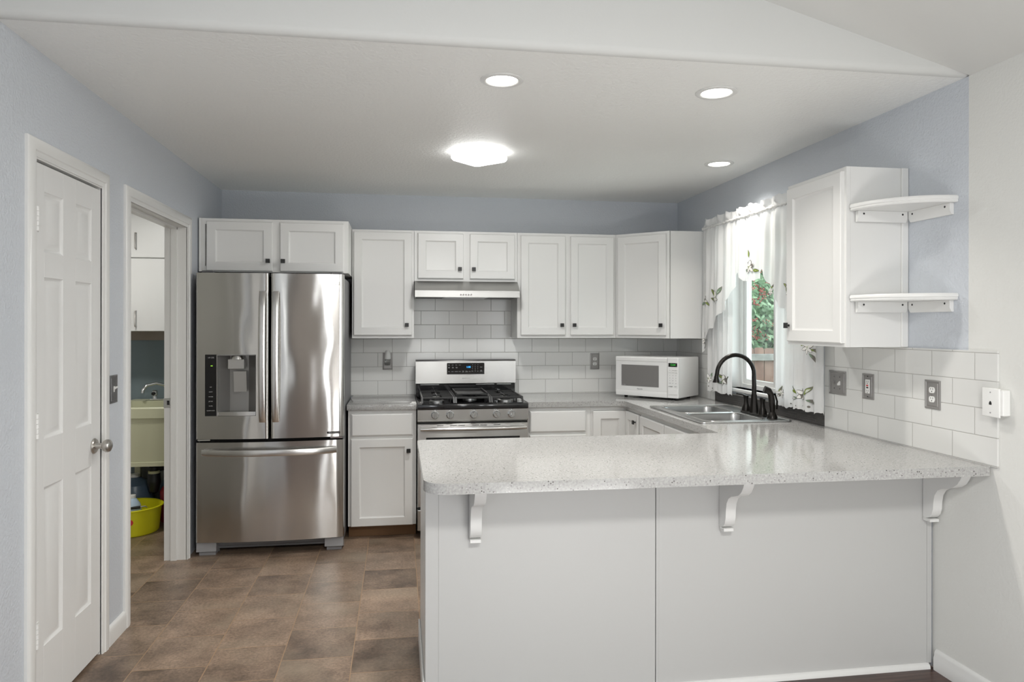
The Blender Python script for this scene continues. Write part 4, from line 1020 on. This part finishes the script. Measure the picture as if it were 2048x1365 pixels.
MB().loft([sq(.121, .032, -.018), sq(.124, .034, -.024), sq(.124, .034, -.040), sq(.116, .031, -.050), sq(.090, .03, -.057), sq(.02, .01, -.059)], True, True).build('diffuser', M['dome'], t)
area('flush_lamp', (.456, 4.115, H - .062), (0, 0, 0), .17, 9.5, (1, .995, .98), shape='SQUARE').rotation_euler.z = radians(45)
# added laundry fill light and living-room ceiling light, both out of the picture
t = thing('flush_ceiling_light', 'small round fill light added to the laundry ceiling', 'ceiling light', (-1.95, 4.85, H), local=True)
MB().lathe([(.12, -.0005), (.12, -.02), (.10, -.05), (0, -.065)], (0, 0, 0), 'z', 24).build('diffuser', M['baffle'], t)
area('laundry_fill', (-1.95, 4.85, H - .08), (0, 0, 0), .2, 9, (1, .98, .93), shape='DISK')  # added to lift the laundry, otherwise lit by spill from the kitchen
t = thing('flush_ceiling_light', 'wide round ceiling light of the living room', 'ceiling light', (.45, -.45, zt(.45)), local=True)
MB().lathe([(.30, -.02), (.30, -.12), (.26, -.17), (0, -.19)], (0, 0, 0), 'z', 32).lathe([(.05, .1), (.05, -.03)], (0, 0, 0), 'z', 12).build('diffuser', M['baffle'], t)
area('living_lamp', (.45, -.45, zt(.45) - .20), (0, 0, 0), .55, 66, (1, .985, .955), shape='DISK')

# ================================================================== curtains
def flower(parent, xf, y, z, s, rot=0.0, leaves=(), sx=1.0):
    def patch(mb, pts, off):
        mb.f([mb.v((xf(y + sx * a, z + b) - off, y + sx * a, z + b)) for a, b in pts])
    def petal(cx, cz, ang, ln, wd, k=9):
        pts = []
        for i in range(k): u = i / (k - 1); pts.append((u * ln, wd * sin(pi * u) ** .8))
        for i in range(k - 2, 0, -1): u = i / (k - 1); pts.append((u * ln, -wd * sin(pi * u) ** .8))
        c_, s_ = cos(ang), sin(ang)
        return [(cx + a * c_ - b * s_, cz + a * s_ + b * c_) for a, b in pts]
    dark, white, gr, tl = MB(), MB(), MB(), MB()
    for k in range(6):
        a = rot + k * pi / 3 + .3
        patch(dark, petal(0, 0, a, .040 * s, .0105 * s), .0030 + .00004 * k)
        patch(white, petal(.0015 * s * cos(a), .0015 * s * sin(a), a, .036 * s, .0078 * s), .0036 + .00004 * k)
    for k in range(3): patch(gr, petal(0, 0, rot + k * 2.1, .012 * s, .0014 * s, 5), .0046)
    for i, (dy, dz, a, ln) in enumerate(leaves):
        patch(dark, petal(dy * s, dz * s, a, ln * s, .0095 * s), .0026 + .00003 * i)
        patch(gr if i % 2 == 0 else tl, petal(dy * s, dz * s, a, ln * .94 * s, .0072 * s), .0032 + .00003 * i)
    for mb, mt, nm in ((dark, M['stitch'], 'stitched_outline'), (white, M['petal'], 'stitched_flower'), (gr, M['leafgreen'], 'stitched_leaves'), (tl, M['leafteal'], 'stitched_leaves')):
        if len(mb.bm.faces): mb.build(nm, mt, parent, recalc=False)
        else: mb.bm.free()
def dots(parent, xf, pts):
    m = MB()
    for y, z, r in pts: m.f([m.v((xf(y + r * cos(a), z + r * sin(a)) - .0028, y + r * cos(a), z + r * sin(a))) for a in [2 * pi * k / 10 for k in range(10)]])
    m.build('eyelets', M['stitch'], parent, recalc=False)
YC = 4.18
LV = ((-.03, .0, 2.5, .055), (-.025, -.012, 3.3, .05), (.03, -.004, .5, .055), (.035, -.015, -.25, .05))
def tier(label, y0, y1, ph, open_left):
    n = 5
    def xf(y, z):
        u = (y - y0) / (y1 - y0)
        return 2.192 + .012 * sin(2 * pi * (n * u + ph)) * (.55 + .45 * min(1, max(0, (1.80 - z) / .5))) + .004 * sin(2 * pi * (11 * u + ph) + 3 * z) + .012 * (1.8 - z) * 0
    def zb(y):
        u = (y - y0) / (y1 - y0)
        return .978 + .010 * abs(sin(pi * 7 * u + .3)) + .005 * abs(sin(pi * 17 * u))
    t = MB().grid(lambda u, v: (lambda y: (lambda z: (xf(y, z), y, z))(zb(y) + (1.835 - zb(y)) * v))(y0 + (y1 - y0) * u), 110, 26)
    t = t.build('tier_curtain', M['cloth'], angle=80, recalc=False, loc=(2.192, (y0 + y1) / 2, .98))
    tag(t, label, 'curtain', 'white tier curtains at the kitchen window')
    return t, xf
tr, xr = tier('white tier curtain on the right of the window with flower hem', 3.456, 3.945, .15, True)
flower(tr, xr, 3.655, 1.072, 1.12, .2, ((.035, .0, .70, .075), (.028, -.018, -.15, .07), (-.03, .0, 2.4, .07), (-.05, -.022, 3.3, .07)))
flower(tr, xr, 3.875, 1.060, .75, .9, ((.02, .01, 2.2, .06), (.03, -.01, .2, .04)))
dots(tr, xr, ((3.585, 1.012, .006), (3.70, 1.006, .004), (3.77, 1.010, .004), (3.845, 1.012, .005), (3.640, 1.012, .004)))
tl_, xl = tier('white tier curtain on the left of the window with flower hem', 4.500, 4.890, .40, False)
flower(tl_, xl, 4.600, 1.078, 1.0, .4, ((.035, .0, .75, .06), (.03, -.02, .0, .055), (-.03, .0, 2.6, .06)))
flower(tl_, xl, 4.835, 1.075, .85, .1, ((.02, .01, 1.2, .05), (-.02, .01, 2.0, .05)))
dots(tl_, xl, ((4.640, 1.012, .006), (4.77, 1.010, .006), (4.555, 1.008, .004), (4.835, 1.020, .004)))
# rods
for z, x, nm, lb in ((1.825, 2.190, 'curtain_rod', 'thin white rod carrying the lower tier curtains'), (2.148, 2.168, 'curtain_rod', 'white rod inside the valance pocket at the window top')):
    r = MB().tube([(x, 3.42, z), (x, 4.91, z)], .0042, 8)
    for y in (3.42, 4.91): r.box(x - .003, XR - .0003, y - .006, y + .006, z - .010, z + .010)
    tag(r.build(nm, M['whiteplastic'], loc=(x, YC, z)), lb, 'curtain rod')
# valance with ruffled header and two swags
PB = ((0, 1.722), (.05, 1.725), (.10, 1.735), (.135, 1.760), (.155, 1.792), (.175, 1.770), (.20, 1.715), (.25, 1.675), (.32, 1.605), (.345, 1.560), (.40, 1.540), (.47, 1.505), (.50, 1.485), (.53, 1.440), (.58, 1.425), (.62, 1.385), (.655, 1.330), (.70, 1.262), (.74, 1.250))
def vz(s):
    for (a, p), (b, q) in zip(PB, PB[1:]):
        if s <= b: return p + (q - p) * (s - a) / (b - a)
    return PB[-1][1]
V0, V1 = 3.455, 4.893
def xv(y, z):
    u = (y - V0) / (V1 - V0)
    pk = 1.0 if z < 2.10 else max(.35, 1 - (z - 2.10) / .06)
    if z > 2.165: pk = 1.5
    am = .010 * pk
    return 2.163 + am * sin(2 * pi * 9.5 * u + .6 * sin(5 * u)) + .0045 * pk * sin(2 * pi * 23 * u + 2 * sin(4 * z)) - .006 * max(0, min(1, (2.13 - z) / .1))
def vtop(y):
    u = (y - V0) / (V1 - V0)
    return 2.197 + .012 * abs(sin(pi * 13 * u + .4)) + .004 * sin(2 * pi * 31 * u)
def vfn(u, v):
    y = V0 + (V1 - V0) * u; zb = vz(abs(y - YC)) + .006 * abs(sin(2 * pi * 14 * u))
    z = zb + (vtop(y) - zb) * v
    return (xv(y, z), y, z)
va = MB().grid(vfn, 220, 44).build('valance', M['cloth'], angle=80, recalc=False, loc=(2.163, YC, 2.0))
tag(va, 'white sheer valance with ruffled top and embroidered swags over the window', 'valance')
pk = MB().tube([(xv(V0 + (V1 - V0) * k / 150, 2.145) - .004, V0 + (V1 - V0) * k / 150, 2.145 + .002 * sin(k * 1.1)) for k in range(151)], [.0075 + .003 * sin(k * 1.9) for k in range(151)], 8)
pk.build('rod_pocket', M['cloth'], va, angle=80)
flower(va, xv, 4.165, 1.815, 1.15, .5, ((0, .052, 1.4, .045), (.02, -.020, -.2 + .4, .045), (-.025, -.018, 3.3, .045)))
flower(va, xv, 4.66, 1.645, 1.25, .1, ((.03, .0, 1.0, .06), (-.025, .01, 2.2, .06), (.02, -.02, .4, .05)))
flower(va, xv, 4.825, 1.628, 1.1, .9, ((-.02, -.01, 3.6, .05), (.02, -.01, -.3, .05)))
flower(va, xv, 4.862, 1.340, .85, .3, ((-.01, .02, 1.9, .06), (0, -.03, 4.0, .05)))
flower(va, xv, 3.70, 1.645, 1.25, .4, ((.03, .0, .7, .06), (-.025, .01, 2.2, .06)))
flower(va, xv, 3.535, 1.335, 1.0, .4, ((-.02, -.01, 3.3, .07), (-.012, -.03, 3.9, .075), (.03, .01, .3, .05)))
flower(va, xv, 3.935, 1.655, .7, 1.4, ((-.0, .02, 2.6, .09),))

# ================================================================== laundry room
t = thing('wall_cabinet', 'plain white laundry cabinet with wire pulls seen through the doorway', 'cabinet', (-2.1, 6.04, 1.402))
MB().box(-2.60, -1.50, 5.720, 6.045, 1.402, 2.36).build('carcass', M['cab'], t)
MB().box(-2.60, -1.50, 6.030, 6.0455, 1.330, 1.4015).build('mounting_rail', mat('taupe_rail', (.34, .29, .25), .6), t)
for x0, x1, hx in ((-1.972, -1.502, -1.930), (-2.442, -1.976, -2.012)):
    for z0, z1, hz in ((1.404, 1.945, 1.495), (1.953, 2.355, 2.075)):
        d = MB().box(x0, x1, 5.700, 5.7195, z0, z1, .002).build('door', M['cab'], t)
        MB().tube([(hx, 5.701, hz + .060), (hx, 5.678, hz + .056), (hx, 5.676, hz + .050), (hx, 5.676, hz - .050), (hx, 5.678, hz - .056), (hx, 5.701, hz - .060)], .0045, 8).build('pull', M['nickel'], d)
t = thing('utility_sink', 'cream plastic laundry tub against the back wall of the laundry', 'utility sink', (-1.76, 5.72, 0))
tx0, tx1, ty0, ty1 = -2.060, -1.460, 5.400, 6.040
def rl(a0, a1, b0, b1, z, r=.03): return [(p[0], p[1], z) for p in rrect(a0, a1, b0, b1, r, 3)]
m = MB().loft([rl(tx0 + .03, tx1 - .03, ty0 + .025, ty1 - .02, .445), rl(tx0 + .03, tx1 - .03, ty0 + .025, ty1 - .02, .474), rl(tx0 + .034, tx1 - .034, ty0 + .030, ty1 - .02, .476),
               rl(tx0 + .012, tx1 - .012, ty0 + .012, ty1 - .01, .788), rl(tx0, tx1, ty0, ty1, .790), rl(tx0, tx1, ty0, ty1, .858), rl(tx0 + .006, tx1 - .006, ty0 + .006, ty1 - .006, .866),
               rl(tx0 + .035, tx1 - .035, ty0 + .035, ty1 - .16, .866), rl(tx0 + .06, tx1 - .06, ty0 + .06, ty1 - .18, .52)])
tub = m.build('tub', M['tub'], t)
for k in range(9): MB().box(-2.02 + .045 * k, -2.012 + .045 * k, 5.89, 5.955, .8662, .8675).build('deck_rib', M['tub'], t) if k < 6 else None
for x in (tx0 + .05, tx1 - .05):
    for y in (ty0 + .06, ty1 - .05): MB().box(x - .02, x + .02, y - .02, y + .02, 0, .446).build('leg', M['tub'], t)
dr = MB().lathe([(.030, .4445), (.030, .40), (.034, .398), (.034, .372)], (-1.79, 5.66, 0), 'z', 18).build('drain_pipe', M['pipe'], t)
MB().lathe([(.040, .372), (.040, .352)], (-1.79, 5.66, 0), 'z', 18).build('slip_nut', M['tub'], dr)
MB().lathe([(.043, .352), (.045, .31), (.047, .30), (.047, .285), (.042, .26), (.030, .215), (.012, .20), (0, .198)], (-1.79, 5.66, 0), 'z', 18).tube([(-1.79, 5.66, .385), (-1.70, 5.72, .388), (-1.62, 5.85, .39), (-1.60, 6.02, .39)], .024, 12).build('trap', M['pipe'], dr)
t = thing('laundry_faucet', 'chrome swivel faucet on the cream laundry tub', 'faucet', (-1.83, 5.93, .866))
MB().box(-1.90, -1.70, 5.900, 5.965, .8675, .880, .005, 2).build('base_plate', M['chrome'], t)
MB().tube([(-1.785, 5.93, .878), (-1.785, 5.93, .950), (-1.800, 5.920, .985), (-1.850, 5.89, 1.000), (-1.905, 5.85, .985), (-1.925, 5.835, .955), (-1.928, 5.832, .930)], [.016, .014, .0125, .012, .012, .012, .013], 12).build('spout', M['chrome'], t)
for x in (-1.868, -1.735):
    h_ = MB().lathe([(.018, .879), (.016, .90), (.022, .906), (.022, .938), (.015, .944)], (x, 5.925, 0), 'z', 16).build('handle', M['chrome'], t)
    MB().lathe([(.012, 5.9029), (.013, 5.88), (.009, 5.876)], (x, 0, .920), 'y', 12).build('handle_insert', M['dark'], h_)
bc = (-1.862, 5.392)
t = thing('bucket', 'yellow plastic bucket on the laundry floor below the tub', 'bucket', (*bc, 0))
MB().lathe([(.0, .0), (.178, .0), (.184, .006), (.198, .150), (.200, .172), (.212, .174), (.214, .182), (.206, .186), (.196, .182), (.180, .012), (.0, .010)], (*bc, 0), 'z', 48, False, False).build('pail', M['yellow'], t)
a0 = radians(-71); r_ = .1935
MB().loft([[(bc[0] + (r_ + q) * cos(a0 + .018 * cos(2 * pi * k / 16) / .19), bc[1] + (r_ + q) * sin(a0 + .018 * cos(2 * pi * k / 16) / .19), .105 + .020 * sin(2 * pi * k / 16)) for k in range(16)] for q in (.0, .0045)]).build('sticker', M['redbtn'], t)
def jug(name, label, cat, c, prof, body, capm, capp, seg=24, sy=1.0):
    t = thing(name, label, cat, (*c, prof[0][1]))
    MB().lathe(prof, (*c, 0), 'z', seg, True, True, 1.0, sy).build('body', body, t)
    MB().lathe(capp, (*c, 0), 'z', 18).build('cap', capm, t); return t
jug('bleach_bottle', 'pale blue white bottle standing in the yellow bucket', 'bottle', (-1.832, 5.340), [(.054, .0125), (.060, .02), (.060, .175), (.052, .205), (.028, .240), (.021, .247)], M['bluebottle'], M['whiteplastic'], [(.024, .2475), (.024, .266), (.021, .268)])
jug('water_jug', 'big translucent blue-grey jug behind the yellow bucket', 'jug', (-1.970, 5.80), [(.13, 0), (.14, .02), (.14, .19), (.12, .25), (.05, .29), (.03, .30)], M['bluejug'], M['whiteplastic'], [(.032, .301), (.032, .325)])
jug('detergent_jug', 'dark blue jug with a white cap behind the red jug', 'jug', (-1.720, 5.86), [(.085, 0), (.09, .015), (.09, .20), (.07, .26), (.035, .30), (.03, .305)], M['bluejug'], M['tub'], [(.040, .306), (.040, .335)])
jug('gas_can', 'dark red jug on the floor right of the yellow bucket', 'jug', (-1.655, 5.66), [(.085, 0), (.09, .015), (.09, .22), (.075, .25), (.03, .28), (.028, .285)], M['red'], M['red'], [(.032, .286), (.032, .31)])
t = thing('hand_tool', 'small black and silver tool lying across the bucket rim', 'tool', (-1.76, 5.25, .187))
MB().tube([(-1.835, 5.225, .1965), (-1.780, 5.250, .1975), (-1.752, 5.262, .198)], [.006, .010, .010], 10).build('grip', M['dark'], t)
MB().tube([(-1.752, 5.262, .198), (-1.725, 5.275, .200), (-1.714, 5.279, .190)], [.005, .005, .004], 8).build('tip', M['chrome'], t)
tag(MB().box(-2.05, -1.72, 6.036, 6.0495, .02, .34, .003).build('access_panel', mat('pale_panel', (.36, .38, .38), .6), loc=(-1.9, 6.049, .02)), 'pale grey panel leaning on the wall behind the tub drain', 'panel')

# ================================================================== outdoors
GZ = -.45
struct(MB().box(2.6, 16, -4, 16, GZ - .1, GZ).build('ground', M['lawn']))
t = thing('wooden_fence', 'weathered brown wooden fence outside the kitchen window', 'fence', (6.0, 9.5, GZ))
fb = MB(); x = 3.0
while x < 10:
    w = .140; zt_ = 1.135 + random.uniform(-.006, .006)
    fb.prism([(x, GZ), (x + w, GZ), (x + w, zt_ - .022), (x + w - .022, zt_), (x + .022, zt_), (x, zt_ - .022)], 'y', 9.5, 9.518); x += w + .012
fb.build('boards', M['fence'], t)
for z in (.955, -.15): MB().box(3.0, 10, 9.455, 9.4995, z, z + .095, .004).build('rail', M['rail'], t)
for x in (3.4, 5.75, 8.1): MB().box(x, x + .09, 9.519, 9.60, GZ, 1.05).build('post', M['rail'], t)
t = thing('shrub', 'dense green shrub with red berry clusters rising behind the fence', 'shrub', (5.6, 11.0, GZ))
lf = MB(); be = MB(); rnd = random.Random(3)
for k in range(7000):
    x = rnd.uniform(3.6, 8.0); z = rnd.uniform(.75, 3.6); dpt = rnd.random() ** 1.6
    y = 10.35 + .25 * sin(x * 2.3) + .2 * sin(z * 3.1 + x) + dpt * .8
    L_ = rnd.uniform(.09, .16); wd = L_ * rnd.uniform(.17, .24)
    d = Vector((rnd.uniform(-1, 1), rnd.uniform(-.8, .2), rnd.uniform(-.9, .5))).normalized()
    n = Vector((rnd.uniform(-.6, .6), -1, rnd.uniform(-.2, 1.0))).normalized(); s_ = d.cross(n).normalized(); nn = s_.cross(d)
    p = Vector((x, y, z))
    pts = [p, p + d * L_ * .3 + s_ * wd, p + d * L_ * .7 + s_ * wd * .8, p + d * L_ + nn * -.015, p + d * L_ * .7 - s_ * wd * .8, p + d * L_ * .3 - s_ * wd]
    lf.f([lf.v(q) for q in pts])
lf.build('foliage', M['leaf'], t, recalc=False)
def ico(m, c, r):
    vs = [m.v((c[0] + a * r, c[1] + b * r, c[2] + e * r)) for a, b, e in ((1, 0, 0), (-1, 0, 0), (0, 1, 0), (0, -1, 0), (0, 0, 1), (0, 0, -1))]
    for a, b, e in ((0, 2, 4), (2, 1, 4), (1, 3, 4), (3, 0, 4), (2, 0, 5), (1, 2, 5), (3, 1, 5), (0, 3, 5)): m.f([vs[a], vs[b], vs[e]])
for k in range(330):
    x = rnd.uniform(3.8, 7.8); z = rnd.uniform(1.25, 3.4); y = 10.3 + .25 * sin(x * 2.3) + .2 * sin(z * 3.1 + x)
    for j in range(7): ico(be, (x + rnd.gauss(0, .035), y + rnd.gauss(0, .02), z + rnd.gauss(0, .018)), rnd.uniform(.010, .016))
be.build('berries', M['berry'], t, angle=180)
st = MB()
for k in range(9):
    x = 4.0 + .45 * k; st.tube([(x, 11.0, GZ), (x + .05, 10.95, .8), (x + rnd.uniform(-.2, .2), 10.9, 2.0), (x + rnd.uniform(-.4, .4), 10.85, 3.2)], [.03, .025, .018, .008], 7)
st.build('stems', M['bark'], t)
t = thing('hedge', 'dark evergreen hedge filling the gaps behind the berry shrub', 'hedge', (5.8, 12.6, GZ)); hd = MB()
hd.grid(lambda u, v: (2.6 + 7 * u, 12.4 + .12 * sin(23 * u + 9 * v) + .1 * sin(51 * u) * sin(37 * v), GZ + 5 * v), 70, 50).grid(lambda u, v: (2.6 + 7 * u, 13.0, GZ + 5 * v), 2, 2)
hd.build('foliage', mat('hedge_green', (.04, .085, .03), .8), t)
